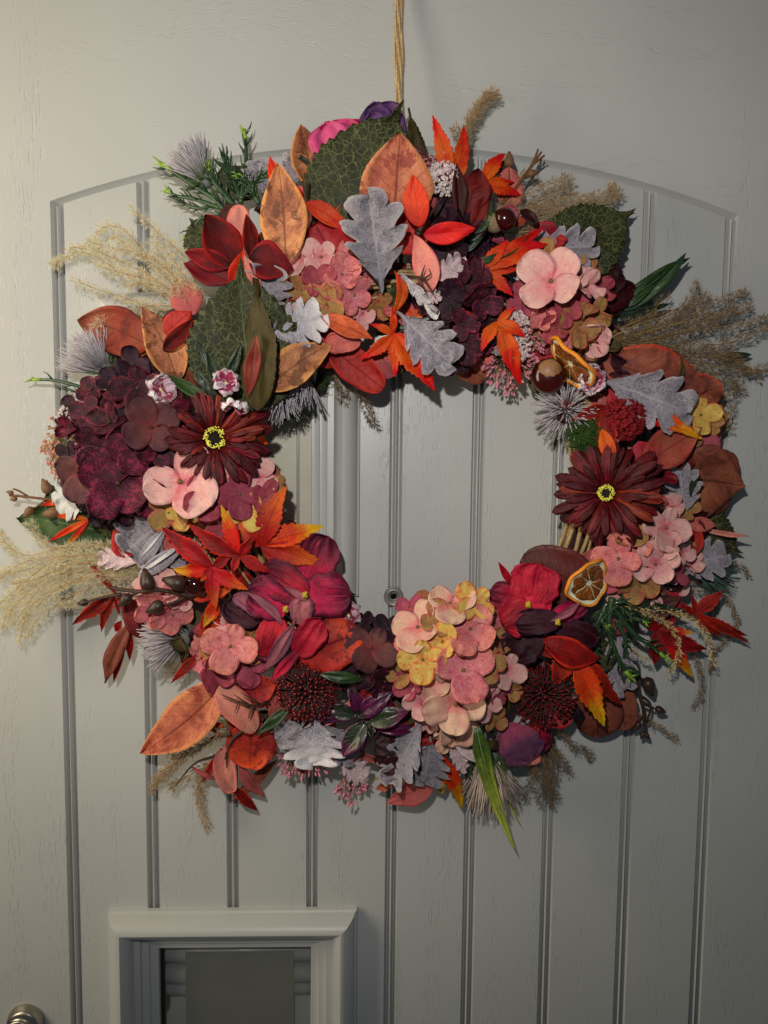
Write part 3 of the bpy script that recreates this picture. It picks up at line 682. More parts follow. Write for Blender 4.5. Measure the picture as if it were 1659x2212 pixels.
def sprig(pts, r0, label, needles=1.0, tip=True, tw=.9, name="juniper_sprig"):
    """fleshy green sprig with short side spikes, yellow-green tips."""
    P_ = catmull2(pts, 26); mb = MB(); tube(mb, P_, r0, r0 * .55, 6); rr = random.Random(int(pts[0][0] + pts[-1][1]))
    for i in range(2, 25):
        if rr.random() > .62 * needles: continue
        d = (P_[i] - P_[i - 1]).normalized(); sd = Vector((rr.gauss(0, 1), rr.gauss(0, .5), rr.gauss(0, 1))); sd = (sd - d * sd.dot(d)).normalized()
        L = r0 * rr.uniform(2.6, 6.0) * tw; e = P_[i] + (d * 1.1 + sd * .8).normalized() * L; a = P_[i] + sd * r0 * .4
        tube(mb, [a, (a + e) / 2 + sd * L * .1, e], r0 * .55, r0 * .08, 5)
    o = obj(name, mb.mesh(name, MATS['juniper']), wreath, label=label)
    for s in o.data.polygons: pass
    if tip:
        mb = MB(); e = P_[-1]; d = (P_[-1] - P_[-3]).normalized()
        tube(mb, [P_[-4], P_[-2], e + d * r0], r0 * .72, r0 * .5, 6)
        for k in range(5):
            sd = Vector((rr.gauss(0, 1), rr.gauss(0, .6), rr.gauss(0, 1))).normalized(); tube(mb, [e, e + (d * .6 + sd) * r0 * 2.4], r0 * .45, r0 * .08, 4)
        obj("fresh_tip", mb.mesh("fresh_tip", MATS['tipgreen']), o)
    return o
def twig(pts, r0, buds, mat='twig', budmat='twig_bud', label=None, name="bud_twig", side=()):
    mb = MB(); tube(mb, catmull2(pts, 24), r0, r0 * .7, 6)
    for s in side: tube(mb, catmull2(s, 10), r0 * .7, r0 * .55, 6)
    o = obj(name, mb.mesh(name, MATS[mat]), wreath, label=label)
    for (x, y, h, lx, ly, r) in buds:
        A = at(x, y, h); d = (at(x + lx, y + ly, h) - A).normalized(); b = MB()
        M0 = frame(A, d, Vector((0, -1, .01))); rr = r * S * .82
        ball(b, (0, 0, 0), rr, rr * 1.45, rr, 10, 8)
        b.v = [(p[0] * (1 - .35 * p[1] / (rr * 1.45)), p[1] * (1 + .25 * (p[1] > 0) * (abs(p[0]) + abs(p[2]) < rr * .5)), p[2] * (1 - .35 * p[1] / (rr * 1.45))) for p in b.v]
        obj("bud", b.mesh("bud", MATS[budmat]), o, mat=M0)
    return o
def nut(name, mat, x, y, h, rx, ry, rz, label, rot=0, capmat=None, cap=None):
    A = at(x, y, h); view = (CAM - A).normalized(); M0 = frame(A, Vector((math.sin(R_(rot)), 0, math.cos(R_(rot)))), view); k_ = px2m(h)
    mb = MB(); ball(mb, (0, 0, 0), rx * k_, ry * k_, rz * k_, 28, 20)
    mb.v = [(p[0] * (1 + .05 * nz(p[0] * 50, p[1] * 50, 2)), p[1], p[2]) for p in mb.v]
    o = obj(name, mb.mesh(name, MATS[mat]), wreath, mat=M0, label=label)
    if cap:
        cx_, cy_, cz_, crx, cry, crz, cn = cap; mb = MB(); ball(mb, (cx_ * k_, cy_ * k_, cz_ * k_), crx * k_, cry * k_, crz * k_, 22, 14)
        mb.v = [tuple(Vector(p) + Vector((1, 1, 1)) * .0004 * nz(p[0] * 400, p[1] * 400, p[2] * 400)) for p in mb.v]
        obj(cn, mb.mesh(cn, MATS[capmat]), o, mat=M0)
    return o
def orange_slice(x, y, h, rpx, axis_deg, tilt, label, segs=9, frac=1.0):
    """dried slice: a disc seen at a slant; axis_deg = direction of its long axis, tilt = lean about that axis."""
    A = at(x, y, h); view = (CAM - A).normalized(); a = R_(axis_deg); ax = Vector((math.cos(a), 0, math.sin(a))); n_ = view.copy()
    M0 = frame(A, ax, view) @ Matrix.Rotation(R_(tilt), 4, 'Y'); r = rpx * px2m(h); rr = random.Random(int(x)); nu = 48; th = .0036
    wv = [1 + .045 * math.sin(3 * q * .131 + x) + .03 * math.sin(q * .131 * 5) for q in range(nu + 1)]; wv[-1] = wv[0]
    zz = [.0030 * math.sin(2 * q * 2 * math.pi / nu + x) + .0009 * math.sin(7 * q * 2 * math.pi / nu) for q in range(nu + 1)]
    mb = MB(); vs = []; pr_ = [(.91, .40), (.945, .5), (.985, .42), (1.0, .2), (1.0, -.2), (.985, -.42), (.945, -.5), (.91, -.40)]
    for q in range(nu):
        b = 2 * math.pi * q / nu
        for rr_, z in pr_: vs.append((r * rr_ * wv[q] * math.cos(b), r * rr_ * wv[q] * math.sin(b), z * th + zz[q]))
    k = len(pr_); fs = [(q * k + i, ((q + 1) % nu) * k + i, ((q + 1) % nu) * k + (i + 1) % k, q * k + (i + 1) % k) for q in range(nu) for i in range(k)]
    mb.add(vs, fs); top = obj("orange_slice", None, None) if False else None
    pm_ = MB(); vs = [(0, 0, -.0006)]; 
    for ring in (.45, .80, .90):
        for q in range(nu): b = 2 * math.pi * q / nu; vs.append((r * ring * wv[q] * math.cos(b), r * ring * wv[q] * math.sin(b), (.0003 if ring > .7 else -.0004) + zz[q] * ring))
    N1 = len(vs); fs = [(0, 1 + q, 1 + (q + 1) % nu) for q in range(nu)]
    for g_ in range(2): fs += [(1 + g_ * nu + q, 1 + (g_ + 1) * nu + q, 1 + (g_ + 1) * nu + (q + 1) % nu, 1 + g_ * nu + (q + 1) % nu) for q in range(nu)]
    b_ = [(v[0], v[1], v[2] - .001) for v in vs]; pm_.add(vs, fs); pm_.add(b_, [f[::-1] for f in fs])
    o = obj("orange_slice", pm_.mesh("orange_slice", MATS['pith']), wreath, mat=M0, label=label)
    obj("rind", mb.mesh("rind", MATS['rind']), o, mat=M0)
    for s in range(segs):
        jt = .13 * math.sin(s * 2.7 + x); a0, a1 = 2 * math.pi * (s + .035 + jt) / segs, 2 * math.pi * (s + .965 + .13 * math.sin((s + 1) % segs * 2.7 + x)) / segs; sg = MB(); vs = []; 
        for i in range(7):
            b = a0 + (a1 - a0) * i / 6; k2 = 1 - .12 * abs(i - 3) ** 2 / 9
            for rad, z in ((.14, .0004), (.3, .0011), (.55, .0003), (.75, .0010), (.80 * k2, .0002)):
                rad_ = rad * (1 - .25 * (abs(i - 3) == 3) * (rad < .2)); mid = (a0 + a1) / 2; bb = mid + (b - mid) * min(1, rad * 2.2 + .16)
                vs.append((r * rad_ * math.cos(bb), r * rad_ * math.sin(bb), z + .0006 * nz(i * 1.1 + s, rad * 9, x) + .0002 + zz[int(bb / 6.284 * nu) % nu] * rad))
        fs = [(i * 5 + j, (i + 1) * 5 + j, (i + 1) * 5 + j + 1, i * 5 + j + 1) for i in range(6) for j in range(4)]
        fs = [f[::-1] for f in fs]; sg.add(vs, fs); obj("segment", sg.mesh("segment", MATS['pulp']), o, mat=M0)
    return o
def carnation(x, y, h, rpx, label, tilt=(0, 0), n=7, arc=6.28, a0=0):
    A = at(x, y, h); n_ = ((CAM - A).normalized() + Vector((tilt[0], 0, tilt[1]))).normalized(); M0 = frame(A, Vector((0, 0, 1)) - n_ * n_.z, n_); r = rpx * px2m(h)
    mb = MB(); ball(mb, (0, 0, -.001), r * .16, r * .16, r * .25, 10, 6); o = obj("carnation", mb.mesh("carnation", MATS['eye_pale']), wreath, mat=M0, label=label)
    for k in range(n):
        a = a0 + arc * k / n; vs, fs, uvs = blade_mesh('rpet', r, r * .95, .1, .1, .30, k + int(x), thick=.0004, n=24, m_=8)
        for i, p in enumerate(vs):
            t, s = uvs[i][1], uvs[i][0] * 2 - 1
            if t > .97: p.y += r * .05 * (1 if int((s + 1) * 8) % 2 else -1)
        pm_ = MB(); pm_.add(vs, fs, uvs)
        obj("petal", pm_.mesh("petal", MATS['carn']), o, mat=M0 @ Matrix.Rotation(a, 4, 'Z') @ Matrix.Rotation(R_(18 + 9 * (k % 3)), 4, 'X'))
    return o
# ================================================================ plant materials
leafmat('green', [P(27, 34, 16), P(50, 52, 24)], 30, retic=(P(122, 126, 82), 150, .8), rough=.6, trans=.10, bump=.35, jit=.08)
leafmat('gbright', [P(34, 58, 26), P(66, 92, 46)], 25, vein=(P(110, 132, 84), .5), rough=.5, edge=(P(26, 44, 20), .5))
leafmat('olive', [P(54, 46, 24), P(78, 66, 34)], 40, vein=(P(100, 90, 50), .4))
leafmat('tan', [P(108, 68, 46), P(156, 100, 70), P(184, 130, 90)], 42, vein=(P(100, 52, 40), .75), edge=(P(206, 140, 84), .7), speck=(P(104, 66, 44), 60, .80), side=7)
leafmat('tanor', [P(132, 66, 52), P(172, 98, 74), P(192, 126, 92)], 40, vein=(P(112, 52, 46), .8), edge=(P(206, 134, 90), .75), speck=(P(140, 66, 54), 70, .80), side=7)
leafmat('orbrown', [P(150, 62, 38), P(190, 92, 58)], 50, vein=(P(120, 52, 40), .7), side=7)
leafmat('brick', [P(104, 36, 30), P(142, 54, 42), P(134, 72, 56)], 35, vein=(P(100, 36, 32), .6), tip=(P(140, 82, 64), .55), side=6)
leafmat('magbrown', [P(92, 52, 42), P(134, 76, 58), P(156, 96, 70)], 38, vein=(P(92, 44, 38), .6), edge=(P(188, 80, 50), .8), side=6)
leafmat('brownmag', [P(92, 46, 34), P(122, 66, 50), P(138, 80, 58)], 40, vein=(P(62, 28, 24), .8), side=6)
leafmat('velvet', [P(74, 4, 6), P(120, 10, 8)], 40, vein=(P(80, 6, 10), .5), edge=(P(150, 22, 12), .7), base=(P(44, 6, 8), .4), jit=.12, rough=.75)
leafmat('darkred', [P(74, 6, 8), P(118, 16, 16)], 45, vein=(P(54, 4, 8), .6), jit=.15)
leafmat('spear', [P(46, 14, 14), P(70, 20, 20)], 40, vein=(P(88, 40, 30), .6))
leafmat('orred', [P(180, 34, 12), P(206, 62, 26)], 30, vein=(P(150, 26, 16), .7), base=(P(168, 30, 20), .5), side=6, jit=.08)
leafmat('orange', [P(196, 78, 16), P(222, 118, 30)], 30, vein=(P(150, 50, 10), .5))
leafmat('pinkeuc', [P(206, 118, 106), P(222, 140, 122)], 30, rough=.6, jit=.08, edge=(P(196, 98, 96), .8))
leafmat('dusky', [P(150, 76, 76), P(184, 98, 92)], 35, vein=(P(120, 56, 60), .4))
leafmat('crimson', [P(112, 18, 30), P(156, 36, 44), P(172, 54, 56)], 34, vein=(P(88, 10, 26), .65), edge=(P(168, 34, 38), .6), side=6)
leafmat('redeuc', [P(120, 20, 22), P(166, 40, 34)], 34, vein=(P(118, 16, 22), .6), tip=(P(206, 74, 44), .45), speck=(P(110, 16, 24), 90, .80), side=6)
leafmat('duskplum', [P(72, 32, 32), P(92, 40, 40)], 25, vein=(P(58, 22, 26), .6), tip=(P(84, 50, 46), .4), rough=.5)
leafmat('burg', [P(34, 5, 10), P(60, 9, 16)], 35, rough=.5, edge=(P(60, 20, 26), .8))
leafmat('dust', [P(58, 54, 68), P(96, 90, 104), P(124, 117, 128)], 60, vein=(P(160, 154, 160), .85), fuzz=P(150, 143, 150), edge=(P(166, 156, 158), .84), rough=.95, sheen=.5, bump=.9, side=5, trans=.04)
leafmat('dustw', [P(200, 192, 184), P(224, 216, 204)], 60, fuzz=P(232, 224, 214), rough=.95, sheen=.5, bump=.9, side=5, trans=.04)
leafmat('dustt', [P(66, 63, 76), P(110, 105, 118), P(132, 126, 134)], 45, vein=(P(160, 154, 164), .5), tip=(P(226, 214, 196), .42), fuzz=P(180, 172, 178), rough=.95, sheen=.5, bump=.9, side=5, trans=.04)
leafmat('dustp', [P(156, 126, 136), P(184, 152, 156)], 60, vein=(P(196, 170, 172), .5), fuzz=P(204, 180, 180), rough=.95, sheen=.5, bump=.9, side=5, trans=.04)
leafmat('mapo', [P(176, 44, 8), P(200, 84, 12), P(190, 100, 20)], 40, vein=(P(130, 40, 10), .75), tip=(P(206, 40, 14), .38), side=8, trans=.2, jit=.1)
leafmat('mapy', [P(178, 28, 8), P(208, 62, 12)], 40, vein=(P(150, 30, 8), .6), tip=(P(232, 160, 24), .45), side=8, trans=.2, jit=.1)
leafmat('mapr', [P(96, 5, 5), P(156, 14, 8)], 40, vein=(P(96, 10, 12), .75), edge=(P(196, 50, 24), .7), side=8, trans=.2, jit=.1)
leafmat('mapro', [P(132, 12, 5), P(176, 30, 8)], 40, vein=(P(126, 22, 12), .75), tip=(P(214, 100, 30), .25), side=8, trans=.2, jit=.08)
leafmat('magenta', [P(118, 8, 46), P(168, 16, 62), P(190, 34, 74)], 30, streak=(P(190, 40, 76), .5, 14), edge=(P(84, 20, 48), .6), tip=(P(78, 20, 46), .25), vein=(P(110, 10, 40), .3), side=12)
leafmat('mag_red', [P(120, 6, 30), P(160, 14, 40), P(180, 30, 50)], 30, streak=(P(214, 60, 70), .55, 14), edge=(P(150, 14, 44), .6), vein=(P(140, 10, 36), .4), side=12)
leafmat('magdark', [P(40, 8, 24), P(66, 12, 32)], 30, streak=(P(96, 20, 48), .5, 14), edge=(P(50, 18, 40), .6), side=12)
leafmat('silkpink', [P(150, 52, 96), P(184, 74, 114)], 30, streak=(P(204, 110, 146), .5, 12), edge=(P(160, 20, 56), .72), base=(P(120, 16, 60), .35))
leafmat('silkpurple', [P(66, 40, 80), P(98, 62, 106)], 28, streak=(P(120, 84, 130), .5, 12), edge=(P(66, 34, 84), .6))
leafmat('silkmauve', [P(88, 54, 80), P(122, 70, 94)], 28, streak=(P(74, 50, 86), .7, 18), vein=(P(90, 50, 80), .35), base=(P(160, 66, 96), .5), side=14)
leafmat('mauve', [P(112, 68, 80), P(156, 90, 100)], 28, streak=(P(184, 120, 124), .5, 12), edge=(P(96, 64, 86), .6), ns=30) if False else leafmat('mauve', [P(112, 68, 80), P(156, 90, 100)], 28, streak=(P(184, 120, 124), .5, 12), edge=(P(96, 64, 86), .6))
# hydrangea florets
leafmat('hpink', [P(200, 134, 136), P(220, 162, 156)], 5, streak=(P(170, 84, 100), .35, 16), tip=(P(226, 162, 154), .3), base=(P(188, 96, 112), .35), speck=(P(190, 110, 116), 60, .84), bump=.3, jit=.07)
leafmat('hcream', [P(214, 148, 136), P(230, 176, 148)], 5, streak=(P(200, 104, 100), .35, 14), base=(P(214, 110, 112), .5), speck=(P(206, 120, 116), 60, .86), jit=.06)
leafmat('hmauve', [P(140, 62, 78), P(166, 80, 92)], 5, streak=(P(120, 44, 66), .4, 14), edge=(P(150, 60, 80), .7), speck=(P(138, 56, 74), 50, .80), jit=.1)
leafmat('hrose', [P(186, 104, 112), P(208, 134, 134)], 5, streak=(P(158, 62, 80), .4, 14), tip=(P(220, 128, 116), .3), speck=(P(168, 76, 90), 48, .78), jit=.08)
leafmat('holive', [P(134, 108, 66), P(164, 130, 78)], 5, streak=(P(120, 84, 56), .4, 14), edge=(P(176, 100, 84), .55), speck=(P(150, 74, 58), 18, .80), jit=.1)
leafmat('hyellow', [P(186, 150, 76), P(212, 180, 100)], 5, streak=(P(186, 120, 66), .35, 12), edge=(P(196, 116, 74), .7), speck=(P(206, 110, 62), 16, .82), base=(P(190, 150, 80), .3), jit=.06)
leafmat('hplum', streak=(P(104, 24, 48), .55, 12), stops=[P(70, 26, 46), P(112, 38, 62)], ns=5, edge=(P(158, 58, 82), .6), speck=(P(26, 10, 22), 30, .66), base=(P(54, 20, 38), .4), jit=.2)
leafmat('hdark', streak=(P(66, 24, 42), .45, 12), stops=[P(54, 28, 48), P(80, 36, 60)], ns=5, edge=(P(104, 44, 68), .65), speck=(P(20, 10, 20), 32, .66), jit=.2)
leafmat('hberry', streak=(P(70, 10, 30), .45, 12), stops=[P(106, 20, 50), P(146, 40, 70)], ns=5, speck=(P(50, 8, 26), 30, .68), base=(P(66, 16, 38), .45), jit=.15)
leafmat('hbrown', streak=(P(100, 54, 50), .45, 12), stops=[P(84, 46, 50), P(112, 68, 64)], ns=5, tip=(P(76, 42, 50), .4), base=(P(124, 50, 52), .4), jit=.08)
leafmat('gpd', streak=(P(70, 8, 14), .5, 9), stops=[P(52, 3, 13), P(84, 6, 20)], ns=5, edge=(P(76, 8, 14), .80), rough=.45, jit=.25, vein=(P(40, 2, 6), .4), side=0, trans=.05)
leafmat('gpr', streak=(P(110, 26, 20), .5, 9), stops=[P(72, 6, 18), P(110, 14, 26)], ns=5, edge=(P(112, 26, 22), .8), rough=.45, jit=.25, trans=.05)
leafmat('gpo', streak=(P(160, 70, 40), .5, 9), stops=[P(80, 18, 12), P(120, 38, 22)], ns=5, edge=(P(150, 66, 38), .75), rough=.45, jit=.2, trans=.05)
leafmat('carn', [P(112, 24, 56), P(150, 54, 82)], 60, tip=(P(226, 196, 198), .72), base=(P(190, 170, 150), .2), speck=(P(222, 176, 186), 160, .74), edge=(P(170, 90, 110), .8))
leafmat('bladeg', [P(30, 52, 26), P(48, 72, 34)], 30, vein=(P(70, 96, 52), .5), side=0, rough=.38, coat=.3, base=(P(30, 56, 40), .3), trans=.1)
leafmat('bladed', [P(26, 42, 30), P(40, 58, 38)], 30, vein=(P(60, 84, 56), .5), side=0, rough=.38, coat=.25, trans=.06)
leafmat('bladel', [P(40, 68, 26), P(60, 88, 32)], 30, tip=(P(186, 208, 84), .0), vein=(P(216, 230, 150), .7), side=0, rough=.4, coat=.2, trans=.15)
leafmat('glossg', [P(26, 36, 22), P(40, 52, 30)], 30, tip=(P(96, 20, 70), .5), edge=(P(84, 16, 62), .72), vein=(P(70, 60, 60), .5), side=8, rough=.3, coat=.3, trans=.04)
leafmat('glossp', [P(64, 14, 52), P(92, 20, 66)], 30, vein=(P(50, 10, 40), .5), base=(P(30, 30, 24), .3), side=8, rough=.3, coat=.3, trans=.04)
plain('eye_olive', P(92, 84, 50), P(120, 106, 66), 3); plain('eye_dark', P(60, 30, 34), P(96, 74, 44), 3); plain('eye_yel', P(128, 120, 24), P(170, 150, 40), 300)
plain('eye_pale', P(180, 176, 120), P(200, 196, 150), 300)
for k in ('hplum', 'hdark', 'hberry', 'hbrown'): EYE[k] = 'eye_dark'
plain('gerb_disc', P(20, 10, 10), P(36, 16, 14), 400, .8); plain('stamen', P(196, 190, 60), P(214, 210, 110), 400, .7)
plain('straw', P(176, 152, 114), P(206, 186, 146), 300, .8, trans=.3); plain('straw_pale', P(214, 200, 168), P(230, 220, 194), 300, .8, trans=.45); plain('straw_stem', P(132, 96, 60), P(168, 132, 80), 200, .7)
plain('strawd', P(122, 100, 74), P(158, 130, 94), 300, .8, trans=.3); plain('strawd_pale', P(164, 150, 124), P(190, 174, 146), 300, .8, trans=.45); plain('strawd_stem', P(140, 116, 66), P(170, 144, 84), 200, .7)
plain('strawg', P(104, 92, 76), P(132, 116, 94), 300, .8, trans=.3)
plain('thistle', P(146, 142, 148), P(172, 166, 170), 200, .7, trans=.2); plain('thistlew', P(160, 144, 136), P(190, 174, 162), 200, .7, trans=.2)
plain('thistle_core', P(90, 96, 96), P(110, 116, 112), 300, .8); plain('thistle_green', P(56, 76, 44), P(92, 110, 66), 200, .6, trans=.15); plain('thistle_teal', P(60, 82, 74), P(92, 112, 102), 200, .6, trans=.15)
plain('berry', P(84, 10, 16), P(112, 18, 22), 300, .22, coat=.5); plain('berry_stalk', P(58, 34, 36), P(78, 46, 46), 300, .7)
plain('heath', P(190, 110, 130), P(214, 148, 158), 250, .6, trans=.2); plain('heath_green', P(110, 98, 66), P(136, 122, 84), 200, .7)
plain('heathp', P(226, 128, 118), P(236, 176, 160), 250, .6, trans=.2); plain('heathg', P(134, 140, 62), P(160, 160, 84), 200, .7)
plain('floss', P(222, 176, 176), P(236, 206, 200), 250, .7, trans=.3); plain('moss', P(44, 70, 22), P(70, 98, 36), 250, .8, trans=.2)
plain('juniper', P(34, 56, 36), P(56, 80, 50), 120, .4, coat=.25, trans=.05); plain('tipgreen', P(120, 152, 50), P(146, 176, 66), 120, .45, trans=.2); plain('juniper_g', P(70, 88, 70), P(92, 110, 88), 120, .5)
plain('twig', P(84, 52, 30), P(110, 72, 44), 200, .65); plain('twigd', P(46, 30, 22), P(66, 44, 32), 200, .6); plain('twig_bud', P(92, 66, 44), P(120, 90, 62), 200, .6); plain('budd', P(44, 30, 24), P(66, 48, 38), 200, .45)
plain('conker', P(40, 6, 4), P(62, 12, 6), 40, .22, coat=.6, bump=.03, spec=.3); plain('hilum', P(108, 76, 52), P(140, 106, 76), 120, .45, bump=.15); plain('acorncup', P(96, 82, 62), P(134, 118, 92), 500, .9, bump=1)
plain('darkberry', P(40, 8, 8), P(60, 12, 10), 40, .10, coat=.9, bump=.03)
plain('rind', P(196, 110, 20), P(222, 140, 36), 500, .5, bump=.7, coat=.1); plain('pith', P(206, 190, 150), P(224, 212, 180), 300, .8); plain('pulp', P(60, 32, 8), P(168, 100, 26), 420, .35, bump=.8, coat=.3, trans=.15)
plain('pom', P(92, 6, 16), P(130, 14, 26), 200, .7, trans=.1)
plain('wicker', P(120, 98, 68), P(160, 136, 100), 300, .75, bump=.6); plain('jute', P(150, 126, 90), P(186, 162, 122), 500, .9, bump=.8)
plain('corehid', P(40, 24, 24), P(60, 34, 32), 200, .9)
# ================================================================ the wreath
wreath = thing("wreath", "round autumn wreath of silk flowers, leaves, dried grass and orange slices on the door", "wreath", at(880, 1020, .02))
# --- base ring of twisted twigs
def ringpt(a, rr, ph, h0=.030):
    r = 420; x = 885 + math.cos(a) * (r + 62 * rr * math.cos(ph)); y = 1035 - math.sin(a) * (r + 50 * rr * math.cos(ph)); return at(x, y, h0 + .024 * rr * math.sin(ph))
rb_ = random.Random(5)
ringmb = MB(); vs = []; 
for i in range(72):
    for j in range(12): vs.append(ringpt(2 * math.pi * i / 72, .86, 2 * math.pi * j / 12))
ringmb.add(vs, [(i * 12 + j, ((i + 1) % 72) * 12 + j, ((i + 1) % 72) * 12 + (j + 1) % 12, i * 12 + (j + 1) % 12) for i in range(72) for j in range(12)])
ring = obj("base_ring", ringmb.mesh("base_ring", MATS['corehid']), wreath)
for k in range(54):
    a0 = rb_.uniform(0, 6.28); span = rb_.uniform(1.6, 4.2); ph = rb_.uniform(0, 6.28); tw = rb_.uniform(.6, 2.2) * rb_.choice((-1, 1)); rr = rb_.uniform(.90, 1.10); mb = MB()
    pts = [ringpt(a0 + span * t / 40, rr + .05 * math.sin(t * .7 + k), ph + tw * t / 40) for t in range(41)]
    tube(mb, pts, rb_.uniform(.0010, .0022), None, 5); obj("twig", mb.mesh("twig", MATS['wicker']), ring)
# --- filler foliage between the flowers
inner = [(690, 830), (760, 840), (830, 850), (880, 800), (1010, 790), (1050, 830), (1150, 850), (1180, 930), (1240, 980), (1215, 1100), (1235, 1180), (1130, 1220), (1060, 1290), (920, 1290), (870, 1340), (760, 1340), (750, 1250), (700, 1180), (640, 1100), (600, 1000), (600, 900)]
outer = [(450, 490), (560, 410), (640, 330), (850, 260), (940, 370), (1080, 400), (1200, 480), (1320, 600), (1360, 700), (1500, 780), (1530, 900), (1560, 1000), (1530, 1120), (1500, 1250), (1440, 1340), (1380, 1420), (1320, 1540), (1200, 1600), (1100, 1630), (950, 1670), (760, 1660), (600, 1620), (510, 1580), (440, 1470), (330, 1390), (290, 1250), (200, 1130), (160, 960), (240, 840), (300, 740), (420, 650)]
def inside(pt, poly):
    x, y = pt; c = False; j = len(poly) - 1
    for i in range(len(poly)):
        xi, yi = poly[i]; xj, yj = poly[j]
        if (yi > y) != (yj > y) and x < (xj - xi) * (y - yi) / (yj - yi) + xi: c = not c
        j = i
    return c
rf = random.Random(23); k = 0; NMK = {'blade': 'green_blade', 'pet': 'petal', 'rpet': 'petal'}
FM = ['burg', 'darkred', 'brownmag', 'green', 'dusky', 'burg', 'crimson', 'bladed', 'duskplum', 'spear', 'olive', 'brownmag', 'green']
while k < 210:
    x, y = rf.uniform(120, 1600), rf.uniform(240, 1720); a = rf.uniform(0, 6.28); L = rf.uniform(50, 95)
    x2, y2 = x + L * math.cos(a), y + L * math.sin(a)
    def ok(p): return inside(p, outer) and not inside(p, inner)
    if not (ok((x, y)) and ok((x2, y2)) and ok((x + (x2 - x) * .5 + 20 * math.sin(a), y + (y2 - y) * .5 - 20 * math.cos(a)))): continue
    m__ = rf.choice(FM); kd = 'blade' if m__ == 'bladed' else rf.choice(['mag', 'euc', 'pet', 'mag']); h = rf.uniform(.036, .052)
    leaf(NMK.get(kd, 'leaf'), kd, m__, x, y, x2, y2, L * (.25 if kd == 'blade' else rf.uniform(.5, .8)), h, h + rf.uniform(-.008, .010), rf.uniform(-35, 35), .1, .2); k += 1
k = 0
SM = ['darkred', 'crimson', 'hmauve', 'holive', 'mapr', 'bladed', 'burg', 'dusky', 'magdark', 'mapo', 'olive', 'spear', 'hplum', 'brick', 'dust']
while k < 230:
    x, y = rf.uniform(120, 1600), rf.uniform(240, 1720); a = rf.uniform(0, 6.28); L = rf.uniform(22, 52); x2, y2 = x + L * math.cos(a), y + L * math.sin(a)
    if not (inside((x, y), outer) and inside((x2, y2), outer)) or inside((x, y), inner) or inside((x2, y2), inner): continue
    m__ = rf.choice(SM); kd = 'blade' if m__ == 'bladed' else rf.choice(['lan', 'pet', 'mag', 'pet', 'rpet']); h = rf.uniform(.044, .055)
    leaf(NMK.get(kd, 'leaf') if m__ != 'dust' else 'dusty_miller_leaf', 'dm' if m__ == 'dust' else kd, m__, x, y, x2, y2, L * (.22 if kd == 'blade' else rf.uniform(.4, .85)), h, h + rf.uniform(-.010, .014), rf.uniform(-55, 55), .16, .3, .08); k += 1
EL = "eucalyptus_leaf"; MG = "magnolia_leaf"; DM = "dusty_miller_leaf"; SP = "silk_petal"; RL = "red_leaf"; HL = "hydrangea_leaf"; BL = "green_blade"
